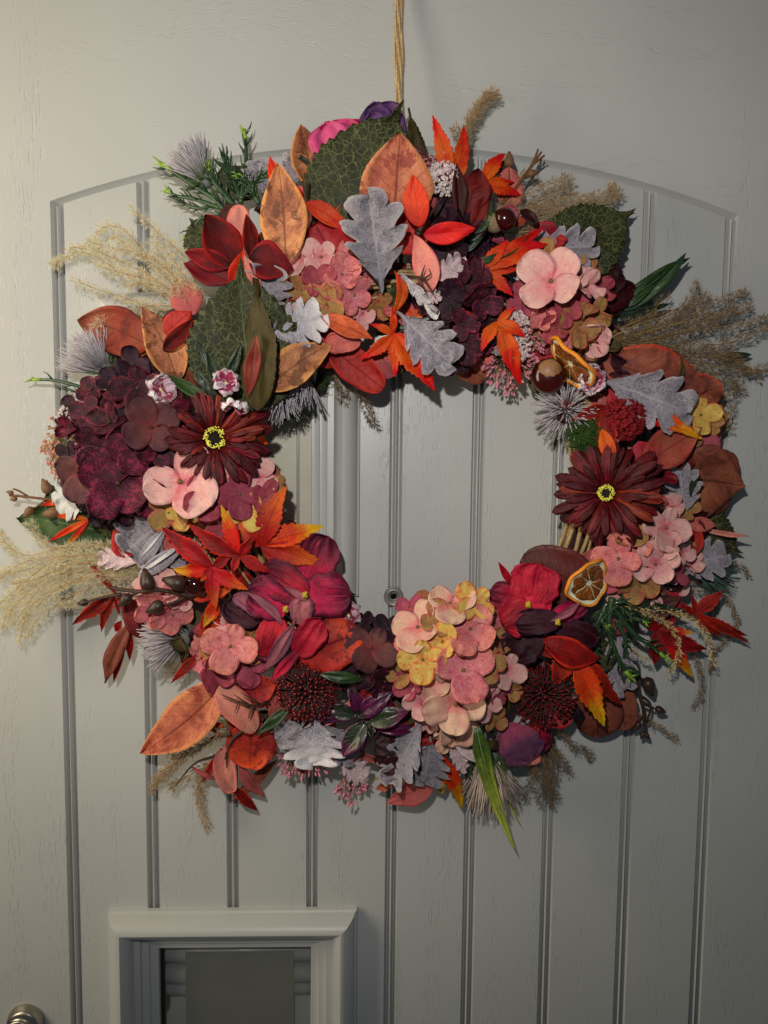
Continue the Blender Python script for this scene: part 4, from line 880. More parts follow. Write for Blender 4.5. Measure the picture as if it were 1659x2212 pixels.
T_ = [
# name, kind, mat, base, tip, width, hb, ht, roll, bend, fold, ruffle, sidebend, twist
# ---- top
(MG, 'mag', 'tan', 690, 430, 650, 268, 78, .040, .048, 25, .1, .2, 0, -.05, .3),
(MG, 'mag', 'tan', 680, 380, 712, 266, 60, .038, .042, 0, .1, .1),
(SP, 'rpet', 'silkpink', 745, 385, 703, 263, 122, .044, .052, 0, .1, 0, .05),
(SP, 'rpet', 'mag_red', 770, 345, 755, 259, 70, .040, .046, 0, .1, 0, .08),
(SP, 'rpet', 'silkpurple', 850, 330, 812, 224, 92, .040, .048, 0, .1, 0, .08),
(SP, 'rpet', 'silkpurple', 840, 320, 800, 246, 80, .046, .052, 10, .1, 0, .08),
(HL, 'ov', 'olive', 905, 400, 884, 232, 44, .044, .048, 30, .05, .1),
(HL, 'ov', 'green', 742, 555, 872, 214, 250, .050, .064, -6, .05, .06, 0, -.03),
(HL, 'ov', 'green', 880, 520, 905, 318, 90, .052, .050, 25, .05, .1),
(MG, 'mag', 'tanor', 850, 500, 862, 288, 152, .060, .076, 4, .06, .16),
(EL, 'euc', 'crimson', 905, 545, 862, 448, 92, .064, .072, 8, .08, .08),
(EL, 'euc', 'tanor', 742, 570, 745, 488, 60, .056, .060, 0, .08, .1),
(DM, 'dm', 'dust', 826, 634, 798, 430, 132, .078, .092, 4, .05, .10),
(EL, 'mag', 'orred', 908, 492, 893, 378, 56, .092, .098, -14, .10, .22),
(EL, 'mag', 'orred', 914, 508, 1028, 494, 44, .092, .098, 14, .08, .20),
(EL, 'mag', 'orred', 659, 438, 759, 495, 40, .080, .078, -10, .12, .20),
(EL, 'mag', 'pinkeuc', 932, 632, 893, 506, 54, .086, .094, -12, .04, .05, 0, .06),
(RL, 'mag', 'darkred', 1008, 462, 1036, 362, 74, .066, .070, 0, .08, .12),
(RL, 'mag', 'darkred', 1008, 462, 1060, 400, 60, .062, .066, 0, .08, .12),
(RL, 'lan', 'spear', 992, 482, 990, 348, 34, .068, .074, 20, .05, .3),
(RL, 'mag', 'darkred', 1020, 490, 1056, 418, 36, .068, .072, 20, .05, .2),
(BL, 'blade', 'bladeg', 1012, 522, 1060, 428, 12, .074, .078, 0, .05, .2, 0, .16),
(BL, 'blade', 'bladed', 1002, 545, 1050, 470, 12, .072, .074, 0, .05, .2, 0, .14),
(EL, 'euc', 'dusky', 1102, 452, 1098, 362, 54, .036, .040, 10, .05, .08),
(EL, 'lan', 'olive', 1055, 385, 1102, 340, 18, .036, .034, 0, .05, .2),
(HL, 'ov', 'green', 1178, 572, 1374, 450, 165, .046, .034, -8, .04, .08, 0, .02),
(HL, 'lan', 'olive', 1300, 480, 1374, 456, 20, .030, .028, -8, .04, .08),
(DM, 'dm', 'dust', 1130, 548, 1278, 532, 92, .058, .056, -10, .06, .1),
(DM, 'dm', 'dust', 1160, 540, 1118, 600, 60, .054, .054, 0, .06, .1),
(BL, 'blade', 'bladeg', 1000, 570, 1150, 503, 15, .078, .074, 0, .10, .2, 0, .10),
(BL, 'blade', 'bladeg', 1000, 580, 1100, 548, 16, .076, .074, 0, .08, .2, 0, .05),
(BL, 'blade', 'bladeg', 990, 590, 1060, 560, 16, .076, .074, 0, .05, .2),
(BL, 'blade', 'bladeg', 1000, 595, 1040, 598, 14, .076, .074, 0, .05, .2),
(SP, 'rpet', 'burg', 1275, 650, 1330, 572, 80, .046, .044, 0, .08, 0, .08),
(SP, 'rpet', 'burg', 1270, 650, 1364, 622, 74, .048, .040, 0, .08, 0, .08),
(SP, 'rpet', 'burg', 1270, 660, 1340, 665, 50, .044, .040, 0, .08, 0, .08),
(BL, 'blade', 'bladeg', 1338, 668, 1484, 547, 30, .032, .044, 20, .06, .2, 0, .06),
(BL, 'blade', 'bladeg', 1344, 655, 1492, 556, 26, .028, .036, -10, .05, .2, 0, -.03),
(BL, 'blade', 'bladeg', 1350, 660, 1430, 585, 24, .036, .040, 0, .05, .2, 0, .03),
(BL, 'blade', 'bladed', 1330, 690, 1450, 655, 18, .03, .03, 0, .05, .2),
(BL, 'blade', 'bladed', 1560, 770, 1625, 766, 16, .02, .02, 0, .05, .2),
(DM, 'dm', 'dustp', 932, 612, 996, 560, 50, .078, .084, 10, .05, .1),
(DM, 'dm', 'dustp', 905, 640, 950, 640, 30, .080, .082, 10, .05, .1),
(DM, 'dm', 'dustt', 866, 588, 942, 674, 26, .088, .090, 50, .08, .2, .06, -.06),
# ---- right
(MG, 'mag', 'magbrown', 1300, 775, 1545, 838, 128, .048, .052, 0, .06, .10, 0, .04),
(EL, 'euc', 'magbrown', 1480, 830, 1558, 860, 70, .044, .044, 0, .06, .10),
(DM, 'dm', 'dust', 1292, 818, 1482, 890, 122, .064, .066, -6, .08, .10, .02),
(RL, 'mag', 'brick', 1384, 1006, 1514, 928, 84, .056, .056, -6, .08, .12),
(SP, 'pet', 'hmauve', 1515, 928, 1532, 982, 56, .046, .048, 0, .04, .1),
(MG, 'mag', 'brownmag', 1440, 1032, 1606, 1048, 165, .038, .038, 6, .06, .05, 0, -.02),
(EL, 'euc', 'brownmag', 1520, 1040, 1598, 1040, 140, .038, .034, 6, .06, .05),
(DM, 'dm', 'dust', 1480, 1120, 1468, 1012, 80, .050, .050, 0, .06, .1),
(EL, 'lan', 'dusky', 1478, 1132, 1552, 1134, 34, .050, .048, 0, .06, .2),
(EL, 'lan', 'pinkeuc', 1508, 1142, 1618, 1160, 13, .034, .048, 30, .05, .1),
(HL, 'ov', 'green', 1470, 1130, 1606, 1196, 118, .028, .026, 0, .05, .1),
(RL, 'mag', 'mapr', 1508, 1140, 1480, 1216, 44, .050, .052, 0, .06, .15),
(DM, 'dm', 'dust', 1448, 1228, 1564, 1200, 92, .042, .044, 0, .06, .1),
(EL, 'lan', 'crimson', 1410, 1258, 1476, 1312, 42, .050, .050, 0, .06, .1),
(EL, 'euc', 'duskplum', 1282, 1275, 1122, 1212, 118, .062, .056, 0, .05, .05, 0, .03),
(EL, 'euc', 'dusky', 1250, 1240, 1300, 1190, 50, .060, .060, 0, .05, .05),
(BL, 'blade', 'bladed', 1350, 1290, 1484, 1322, 20, .060, .060, 0, .06, .2, 0, .03),
(BL, 'blade', 'bladed', 1350, 1296, 1430, 1316, 22, .058, .058, 0, .06, .2),
(BL, 'blade', 'bladed', 1350, 1290, 1412, 1345, 20, .056, .056, 0, .06, .2),
(BL, 'blade', 'bladed', 1340, 1300, 1380, 1350, 20, .056, .056, 0, .06, .2),
(BL, 'lan', 'olive', 1460, 1370, 1518, 1410, 16, .03, .03, 0, .06, .2),
(DM, 'dm', 'dust', 1328, 1335, 1346, 1488, 72, .046, .048, 0, .06, .1),
(MG, 'euc', 'brownmag', 1290, 1478, 1292, 1600, 108, .040, .036, 0, .05, .08),
(MG, 'euc', 'brownmag', 1325, 1476, 1352, 1574, 76, .032, .032, 0, .05, .08),
(RL, 'lan', 'mapr', 1108, 1268, 1076, 1212, 17, .058, .062, 0, .05, .2),
(BL, 'blade', 'bladed', 1250, 1430, 1275, 1500, 22, .056, .056, 0, .05, .2),
(BL, 'blade', 'bladed', 1262, 1420, 1290, 1490, 20, .056, .056, 0, .05, .2),
# magenta silk, lower right
(SP, 'rpet', 'mag_red', 1145, 1310, 1162, 1220, 108, .078, .082, 0, .06, 0, .06),
(SP, 'rpet', 'mag_red', 1145, 1308, 1086, 1352, 90, .080, .080, 0, .06, 0, .05),
(SP, 'rpet', 'mag_red', 1135, 1305, 1192, 1300, 80, .080, .080, 0, .06, 0, .05),
(SP, 'rpet', 'magenta', 1130, 1300, 1058, 1278, 60, .074, .074, 0, .06, 0, .06),
(SP, 'rpet', 'magdark', 1212, 1340, 1112, 1348, 58, .086, .084, 10, .06, .1, .05),
(SP, 'rpet', 'magdark', 1160, 1352, 1104, 1420, 90, .074, .074, 0, .08, 0, .05),
(SP, 'rpet', 'magdark', 1190, 1340, 1288, 1386, 60, .078, .076, 0, .06, 0, .05),
(SP, 'rpet', 'magenta', 1190, 1335, 1268, 1302, 50, .080, .078, 20, .06, 0, .06),
(SP, 'lan', 'mauve', 1188, 1342, 1256, 1302, 18, .090, .088, 20, .06, .2, .05),
(SP, 'rpet', 'silkmauve', 1100, 1572, 1146, 1645, 96, .058, .058, 0, .12, 0, .05),
(SP, 'rpet', 'silkmauve', 1112, 1560, 1100, 1636, 70, .054, .054, 0, .12, 0, .05),
(SP, 'rpet', 'magenta', 1130, 1590, 1192, 1600, 60, .050, .046, 0, .08, 0, .05),
(SP, 'pet', 'pinkeuc', 1140, 1610, 1138, 1652, 60, .044, .040, 0, .08, 0, .05),
# ---- bottom
(BL, 'spear', 'bladel', 1030, 1572, 1115, 1838, 44, .084, .046, 0, .03, .25, 0, .03),
(BL, 'spear', 'bladel', 1085, 1640, 1126, 1784, 18, .040, .024, 0, .04, .2, 0, .06),
(BL, 'spear', 'bladed', 1026, 1580, 1075, 1720, 34, .066, .050, 30, .03, .2),
(DM, 'dm', 'dust', 915, 1550, 848, 1682, 88, .066, .058, 22, .05, .2, .03),
(DM, 'dm', 'dust', 930, 1590, 918, 1688, 104, .058, .050, 0, .05, .1, .03),
(DM, 'dm', 'dustp', 965, 1600, 1003, 1658, 34, .056, .050, 0, .05, .1),
(DM, 'lan', 'dustp', 978, 1602, 1046, 1652, 24, .060, .058, 0, .05, .1),
(MG, 'mag', 'dusky', 940, 1688, 834, 1738, 56, .036, .036, 0, .05, .1),
(MG, 'lan', 'tanor', 850, 1690, 810, 1706, 22, .036, .036, 0, .05, .1),
(EL, 'mag', 'glossg', 790, 1560, 740, 1634, 50, .076, .078, 10, .12, .16),
(EL, 'mag', 'glossg', 800, 1555, 776, 1626, 40, .070, .070, 10, .12, .16),
(EL, 'mag', 'glossg', 798, 1562, 884, 1536, 48, .074, .076, -10, .12, .18),
(EL, 'mag', 'glossp', 806, 1570, 902, 1576, 32, .066, .066, -10, .12, .18),
(EL, 'mag', 'glossp', 772, 1548, 848, 1494, 44, .070, .074, 0, .12, .2),
(EL, 'mag', 'glossp', 786, 1540, 752, 1482, 34, .068, .074, 0, .12, .2),
(EL, 'mag', 'glossg', 770, 1545, 700, 1530, 38, .066, .066, 0, .12, .2),
(EL, 'mag', 'crimson', 770, 1510, 830, 1480, 34, .068, .070, 30, .12, .2),
(EL, 'lan', 'glossp', 770, 1530, 668, 1562, 28, .062, .062, 0, .12, .2),
(SP, 'rpet', 'burg', 860, 1610, 830, 1668, 70, .056, .056, 0, .08, 0, .08),
(SP, 'rpet', 'burg', 850, 1610, 892, 1650, 66, .058, .056, 0, .08, 0, .08),
(SP, 'rpet', 'burg', 850, 1615, 812, 1600, 60, .058, .056, 0, .08, 0, .08),
(SP, 'rpet', 'burg', 855, 1620, 880, 1580, 60, .060, .058, 0, .08, 0, .08),
(EL, 'lan', 'pinkeuc', 700, 1570, 768, 1500, 20, .060, .064, 20, .08, .2),
(BL, 'lan', 'bladeg', 690, 1456, 790, 1470, 27, .094, .090, 0, .06, .15),
(BL, 'lan', 'bladeg', 630, 1524, 552, 1590, 26, .078, .080, 0, .06, .15),
(DM, 'dm', 'dustt', 680, 1545, 676, 1648, 136, .062, .068, 0, .10, .04, .03),
(DM, 'dm', 'dust', 660, 1560, 598, 1600, 80, .060, .062, 0, .08, .06, .03),
(DM, 'dm', 'dustp', 725, 1635, 790, 1678, 58, .046, .046, 0, .06, .1),
(DM, 'dm', 'dust', 700, 1560, 760, 1640, 70, .058, .060, 0, .06, .1),
# ---- lower left
(EL, 'euc', 'redeuc', 650, 1428, 776, 1368, 118, .078, .082, 6, .05, .10, 0, -.03),
(EL, 'mag', 'redeuc', 524, 1500, 596, 1478, 78, .066, .066, 0, .06, .12),
(EL, 'euc', 'pinkeuc', 470, 1482, 556, 1578, 66, .072, .076, -14, .05, .06),
(EL, 'euc', 'redeuc', 548, 1558, 538, 1662, 108, .060, .062, 0, .06, .08),
(EL, 'euc', 'redeuc', 508, 1550, 545, 1600, 60, .056, .058, 0, .06, .08),
(EL, 'euc', 'pinkeuc', 480, 1614, 500, 1718, 50, .058, .054, 0, .05, .06, 0, .03),
(EL, 'lan', 'dusky', 516, 1650, 570, 1728, 30, .046, .036, 20, .05, .2),
(RL, 'lan', 'mapr', 500, 1695, 558, 1756, 24, .042, .032, 0, .05, .2),
(EL, 'lan', 'brownmag', 600, 1640, 500, 1730, 26, .036, .030, 0, .05, .2),
(EL, 'lan', 'dusky', 418, 1528, 480, 1596, 11, .050, .050, 20, .1, .2),
(EL, 'lan', 'dusky', 412, 1655, 476, 1688, 12, .044, .044, 20, .1, .2),
(EL, 'lan', 'orange', 480, 1545, 420, 1530, 13, .050, .050, 0, .05, .2),
(RL, 'lan', 'mapo', 486, 1568, 430, 1560, 15, .050, .050, 0, .05, .2),
(RL, 'lan', 'mapr', 482, 1625, 434, 1690, 18, .046, .044, 20, .05, .2),
(MG, 'mag', 'tanor', 492, 1462, 294, 1628, 108, .060, .050, 10, .06, .10, 0, -.07),
(RL, 'lan', 'mapr', 432, 1408, 372, 1475, 20, .050, .050, 0, .05, .2),
(EL, 'euc', 'dusky', 610, 1570, 600, 1500, 50, .056, .056, 0, .05, .1),
# magenta silk, lower left
(SP, 'rpet', 'magenta', 650, 1285, 756, 1286, 100, .076, .074, 0, .06, 0, .05),
(SP, 'rpet', 'magenta', 665, 1288, 566, 1232, 84, .080, .078, 0, .06, .1, .04),
(SP, 'rpet', 'magenta', 655, 1275, 706, 1160, 92, .070, .070, 0, .06, 0, .05),
(SP, 'rpet', 'magenta', 640, 1290, 700, 1330, 76, .076, .074, 0, .06, 0, .05),
(SP, 'rpet', 'magenta', 625, 1318, 538, 1276, 90, .082, .084, 0, .06, .1, .04),
(SP, 'rpet', 'magdark', 560, 1345, 492, 1300, 66, .072, .070, 0, .06, .1, .05),
(SP, 'rpet', 'mag_red', 600, 1332, 576, 1416, 72, .084, .086, 0, .06, 0, .06),
(SP, 'rpet', 'mauve', 648, 1350, 656, 1290, 52, .084, .088, 0, .06, 0, .06),
(SP, 'rpet', 'mag_red', 640, 1415, 694, 1342, 66, .084, .090, 0, .06, .2, .08),
(SP, 'lan', 'mauve', 574, 1448, 640, 1342, 34, .090, .094, 10, .08, .1, .08),
(SP, 'lan', 'mauve', 610, 1352, 532, 1278, 20, .090, .092, 20, .08, .1, .07, .08),
(SP, 'lan', 'mauve', 672, 1300, 612, 1268, 16, .088, .086, 20, .08, .1, .06),
(SP, 'lan', 'magenta', 585, 1470, 660, 1390, 28, .084, .086, 10, .08, .1, .08),
(SP, 'lan', 'silkpurple', 480, 1368, 545, 1350, 14, .072, .074, 10, .08, .1, .04),
(SP, 'rpet', 'mauve', 560, 1330, 508, 1284, 30, .080, .080, 30, .08, .1, .08),
# ---- left
(HL, 'ov', 'green', 468, 540, 408, 470, 110, .036, .036, 0, .05, .1),
(HL, 'ov', 'green', 500, 430, 530, 350, 90, .034, .034, 0, .05, .1),
(RL, 'mag', 'velvet', 508, 580, 444, 460, 84, .068, .076, 10, .08, .18),
(RL, 'mag', 'velvet', 502, 572, 396, 544, 40, .072, .074, -20, .08, .25),
(RL, 'mag', 'darkred', 498, 608, 396, 568, 56, .064, .060, 12, .08, .2),
(RL, 'mag', 'velvet', 538, 556, 632, 580, 76, .080, .084, -12, .12, .2),
(RL, 'lan', 'orred', 500, 628, 528, 540, 40, .076, .082, 16, .08, .2),
(RL, 'lan', 'velvet', 540, 560, 534, 462, 34, .070, .076, 30, .08, .2),
(RL, 'lan', 'pinkeuc', 560, 630, 526, 550, 26, .082, .084, 30, .08, .2),
(MG, 'mag', 'tan', 618, 575, 600, 356, 98, .080, .092, -10, .08, .12, 0, .03),
(EL, 'euc', 'pinkeuc', 516, 522, 516, 442, 50, .066, .070, 0, .05, .08),
(EL, 'lan', 'orred', 656, 444, 582, 334, 38, .072, .076, 10, .10, .2, 0, -.14),
(EL, 'euc', 'orred', 632, 512, 640, 402, 40, .070, .074, 20, .08, .1),
(EL, 'euc', 'crimson', 752, 608, 682, 484, 116, .062, .070, 0, .06, .08),
(EL, 'mag', 'crimson', 640, 540, 652, 470, 40, .062, .066, 0, .06, .1),
(DM, 'dm', 'dust', 568, 420, 560, 350, 74, .040, .044, 0, .06, .1),
(DM, 'dm', 'dust', 622, 420, 632, 336, 44, .048, .052, 20, .06, .1),
(MG, 'mag', 'brick', 330, 752, 168, 690, 100, .046, .042, 0, .07, .14, 0, .05),
(MG, 'mag', 'tan', 384, 830, 306, 666, 82, .058, .058, 12, .08, .2, 0, .05),
(EL, 'mag', 'dusky', 420, 680, 380, 600, 70, .048, .048, 0, .06, .1),
(RL, 'mag', 'crimson', 356, 722, 414, 672, 52, .062, .062, 0, .08, .15),
(RL, 'mag', 'velvet', 352, 756, 418, 690, 34, .070, .072, 20, .08, .25),
(HL, 'ov', 'green', 552, 888, 520, 556, 245, .074, .088, 8, .04, .10, 0, -.03),
(HL, 'ov', 'olive', 556, 888, 548, 600, 80, .086, .092, -40, .04, .05, 0, .06),
(DM, 'dm', 'dust', 555, 690, 590, 586, 100, .072, .078, 0, .05, .08),
(DM, 'dm', 'dustt', 572, 728, 694, 684, 100, .078, .082, 0, .05, .08),
(MG, 'mag', 'tan', 574, 842, 718, 744, 84, .080, .082, -16, .08, .14, 0, -.03),
(MG, 'lan', 'brick', 534, 858, 552, 722, 32, .094, .100, 22, .08, .2, .04),
(BL, 'lan', 'bladeg', 466, 876, 350, 804, 26, .086, .082, 0, .06, .15),
(BL, 'lan', 'bladed', 472, 830, 426, 734, 18, .094, .100, 0, .06, .15),
(BL, 'lan', 'bladed', 476, 852, 445, 758, 27, .096, .104, 0, .06, .15),
(BL, 'lan', 'bladed', 488, 830, 522, 740, 24, .096, .102, 0, .06, .15),
(BL, 'lan', 'bladed', 460, 860, 416, 786, 16, .092, .096, 0, .06, .15),
(BL, 'lan', 'bladeg', 486, 880, 496, 845, 20, .09, .10, 0, .06, .15),
(MG, 'lan', 'orbrown', 690, 680, 806, 734, 40, .082, .086, -16, .06, .18, 0, .02),
(SP, 'rpet', 'dusky', 780, 736, 704, 742, 44, .076, .080, 0, .06, .1, .06),
(EL, 'euc', 'crimson', 690, 700, 730, 790, 100, .066, .064, 0, .06, .08),
(EL, 'euc', 'crimson', 715, 752, 828, 838, 72, .064, .058, 0, .04, .10),
(EL, 'euc', 'dusky', 812, 752, 852, 812, 68, .056, .054, 0, .06, .1),
(DM, 'dm', 'dust', 858, 672, 972, 784, 104, .084, .088, 8, .05, .1),
(DM, 'dm', 'dust', 262, 846, 212, 952, 74, .046, .050, 0, .08, .1),
(DM, 'dm', 'dust', 222, 895, 138, 932, 46, .042, .040, 0, .06, .1),
(DM, 'dm', 'dustw', 205, 1072, 122, 1086, 84, .046, .042, 0, .06, .08),
(DM, 'lan', 'dustp', 212, 900, 205, 815, 26, .038, .036, 0, .06, .1),
(DM, 'lan', 'dustp', 200, 870, 155, 848, 12, .036, .034, 0, .06, .1),
(HL, 'mag', 'gbright', 270, 1160, 28, 1118, 112, .032, .028, 0, .04, .08, 0, .03),
(HL, 'ov', 'gbright', 160, 1140, 100, 1036, 70, .028, .024, 0, .04, .08),
(RL, 'lan', 'mapo', 196, 1118, 104, 1170, 14, .042, .042, 0, .06, .2),
(RL, 'lan', 'mapy', 194, 1122, 140, 1184, 13, .042, .040, 0, .06, .2),
(RL, 'lan', 'mapo', 140, 1080, 90, 1090, 14, .036, .034, 0, .06, .2),
(RL, 'lan', 'mapo', 190, 1120, 110, 1112, 14, .04, .04, 0, .06, .2),
(EL, 'pet', 'crimson', 275, 1122, 268, 1202, 56, .052, .050, 0, .04, .08),
(DM, 'dm', 'dust', 365, 1118, 280, 1184, 130, .062, .060, 0, .06, .08),
(DM, 'dm', 'dust', 380, 1150, 400, 1215, 90, .060, .060, 0, .06, .08),
(DM, 'lan', 'dust', 300, 1222, 362, 1136, 30, .070, .072, 0, .08, .1, .05),
(DM, 'lan', 'dust', 296, 1248, 400, 1178, 34, .072, .074, 0, .08, .1, .05),
(DM, 'lan', 'dustw', 302, 1206, 362, 1134, 7, .076, .078, 0, .04, .1, .1),
(DM, 'lan', 'dustw', 298, 1240, 400, 1174, 8, .078, .080, 0, .04, .1, .1),
(DM, 'dm', 'dustp', 305, 1216, 220, 1204, 46, .054, .052, 0, .06, .1),
(EL, 'euc', 'dusky', 372, 1200, 378, 1150, 40, .068, .068, 0, .06, .1),
(MG, 'lan', 'brownmag', 284, 1340, 216, 1480, 40, .044, .036, 16, .06, .2),
(RL, 'mag', 'darkred', 340, 1378, 262, 1290, 70, .048, .048, 0, .06, .1),
(RL, 'lan', 'mapr', 280, 1352, 280, 1430, 16, .038, .034, 0, .06, .2),
(RL, 'lan', 'mapr', 272, 1370, 244, 1476, 18, .036, .032, 0, .06, .2),
(RL, 'lan', 'mapr', 262, 1340, 248, 1366, 18, .036, .032, 0, .06, .2),
(SP, 'pet', 'orange', 332, 738, 302, 766, 44, .040, .042, 0, .1, .1),
]
for e in T_: leaf(*e)
k = 0
while k < 75:
    x, y = rf.uniform(150, 1560), rf.uniform(280, 1680); a = rf.uniform(0, 6.28); L = rf.uniform(24, 46); x2, y2 = x + L * math.cos(a), y + L * math.sin(a)
    if not (inside((x, y), outer) and inside((x2, y2), outer)) or inside((x, y), inner) or inside((x2, y2), inner): continue
    kd = rf.choice(['lan', 'pet', 'rpet']); h = rf.uniform(.050, .060)
    leaf('petal', kd, rf.choice(['hmauve', 'holive', 'dusky', 'mauve', 'olive', 'brick', 'hdark', 'crimson']), x, y, x2, y2, L * rf.uniform(.45, .8), h, h + rf.uniform(-.004, .010), rf.uniform(-60, 60), .22, .4, .14); k += 1
for x, y, h in ((660, 1285, .094), (618, 1316, .098), (1142, 1306, .098), (1206, 1344, .096)):
    A = at(x, y, h); mb = MB()
    for q in range(5): ball(mb, A + Vector((math.cos(q * 1.3) * .0016 * (q > 0), -.0008 * (q == 0), math.sin(q * 1.3) * .0016 * (q > 0))), .0016, .0016, .0016, 8, 6)
    obj("flower_centre", mb.mesh("flower_centre", MATS['eye_yel']), wreath)
# needles of a sprig lying across two pink leaves
def needles(lines, label=None):
    mb = MB()
    for l in lines: tube(mb, catmull2(l[:-1], 8), l[-1], l[-1] * .3, 5)
    return obj("needle_twig", mb.mesh("needle_twig", MATS['twigd']), wreath, label=label)
needles([[(880, 602, .09), (905, 598, .098), (922, 604, .102), .0013], [(908, 602, .098), (918, 572, .104), .0011], [(912, 604, .098), (930, 592, .1), (926, 580, .104), .0010], [(905, 598, .098), (925, 640, .1), .0010], [(915, 600, .098), (938, 635, .1), .0010]])
needles([[(580, 1515, .075), (545, 1525, .084), (500, 1510, .088), (478, 1500, .09), .0014], [(540, 1524, .084), (505, 1500, .09), .001], [(515, 1518, .086), (506, 1540, .09), .0009], [(545, 1526, .084), (536, 1552, .088), .0012], [(560, 1520, .084), (520, 1496, .09), .001]])
needles([[(530, 1575, .07), (500, 1600, .072), (486, 1640, .074), .0022], [(490, 1625, .072), (490, 1660, .075), .0018], [(500, 1585, .07), (470, 1592, .07), .002]])
needles([[(470, 1632, .05), (420, 1650, .048), (380, 1696, .04), .0016]])
needles([[(905, 500, .09), (925, 470, .088), (962, 418, .078), .0024], [(905, 500, .088), (900, 520, .08), .004]])
needles([[(655, 440, .078), (648, 475, .076), (640, 500, .07), .0026], [(660, 438, .078), (668, 400, .06), (664, 372, .05), .0022]])
# --- maple leaves
maple('mapo', 980, 395, .056, [(925, 251, .060, .24), (1004, 268, .052, .24), (1016, 330, .056, .34), (950, 360, .06, .3)])
maple('mapo', 1040, 398, .058, [(1096, 331, .046, .30), (1128, 420, .044, .24), (1112, 386, .044, .2)])
maple('mapo', 1043, 582, .078, [(1183, 520, .074, .30), (1173, 478, .070, .16), (1094, 514, .080, .34), (1134, 580, .076, .18), (1104, 642, .080, .34), (1034, 642, .078, .34)])
maple('mapo', 1074, 695, .078, [(1134, 730, .078, .40), (1127, 832, .066, .26), (1112, 800, .072, .24), (1043, 760, .082, .36), (1112, 662, .080, .34)])
maple('mapo', 850, 722, .074, [(932, 848, .080, .34), (848, 815, .070, .26), (780, 776, .076, .30), (845, 662, .082, .26), (950, 778, .070, .34), (800, 700, .078, .3)])
leaf("maple_leaf", 'lan', 'mapo', 850, 678, 850, 584, 26, .082, .092, 20, .1, .2, 0, .18)
maple('mapr', 1308, 878, .062, [(1235, 902, .066, .34), (1258, 992, .056, .22), (1365, 870, .06, .30), (1325, 1000, .072, .3)])
maple('mapy', 1350, 878, .060, [(1522, 938, .066, .20), (1400, 900, .06, .3)])
leaf("maple_leaf", 'lan', 'mapo', 1300, 925, 1328, 1012, 34, .072, .082, 10, .1, .2)
maple('mapr', 1503, 1328, .036, [(1562, 1272, .040, .34), (1490, 1282, .036, .26), (1619, 1372, .028, .16), (1558, 1378, .034, .22), (1620, 1402, .028, .10), (1470, 1300, .036, .3)])
maple('mapr', 1420, 1362, .044, [(1386, 1330, .048, .44), (1532, 1401, .040, .26), (1412, 1436, .042, .42), (1470, 1310, .042, .38), (1460, 1400, .042, .4)])
maple('mapy', 1440, 1362, .040, [(1499, 1364, .048, .30), (1492, 1467, .036, .24)])
maple('mapr', 1236, 1404, .074, [(1350, 1520, .066, .22), (1192, 1482, .070, .44), (1150, 1402, .074, .3)])
maple('mapy', 1238, 1404, .078, [(1306, 1574, .078, .27)])
leaf("maple_leaf", 'mag', 'mapr', 1172, 1382, 1296, 1422, 62, .080, .080, -14, .1, .2, 0, .10)
maple('mapro', 1205, 1398, .076, [(1150, 1385, .074, .34), (1230, 1460, .076, .34)])
maple('mapy', 940, 1620, .048, [(1001, 1752, .036, .20), (962, 1718, .040, .34), (900, 1705, .044, .26), (808, 1688, .042, .16), (850, 1697, .040, .2)])
leaf("maple_leaf", 'lan', 'mapy', 880, 1560, 830, 1588, 26, .056, .052)
leaf("maple_leaf", 'lan', 'mapy', 905, 1560, 890, 1600, 26, .056, .052)
maple('mapy', 520, 1196, .086, [(469, 1094, .092, .26)])
maple('mapr', 517, 1200, .086, [(404, 1136, .088, .28), (543, 1156, .094, .36), (586, 1233, .084, .34), (500, 1240, .084, .4)])
maple('mapr', 458, 1225, .084, [(352, 1136, .084, .30), (505, 1200, .084, .4)])
maple('mapy', 462, 1228, .083, [(372, 1226, .080, .34)])
maple('mapro', 455, 1226, .085, [(470, 1316, .090, .32), (534, 1278, .086, .34), (430, 1255, .084, .4)])
maple('mapro', 564, 1180, .074, [(624, 1054, .076, .36), (700, 1219, .072, .32), (510, 1130, .074, .4), (560, 1120, .074, .4), (620, 1225, .074, .3)])
maple('mapy', 570, 1178, .075, [(695, 1127, .068, .34)])
maple('mapro', 460, 1292, .072, [(434, 1428, .066, .26), (402, 1280, .072, .4), (503, 1268, .078, .34)])
maple('mapy', 470, 1300, .074, [(444, 1356, .086, .46)])
maple('mapr', 250, 1282, .042, [(160, 1356, .036, .22), (216, 1366, .034, .20), (186, 1194, .048, .13), (254, 1330, .038, .2), (300, 1330, .04, .4)])
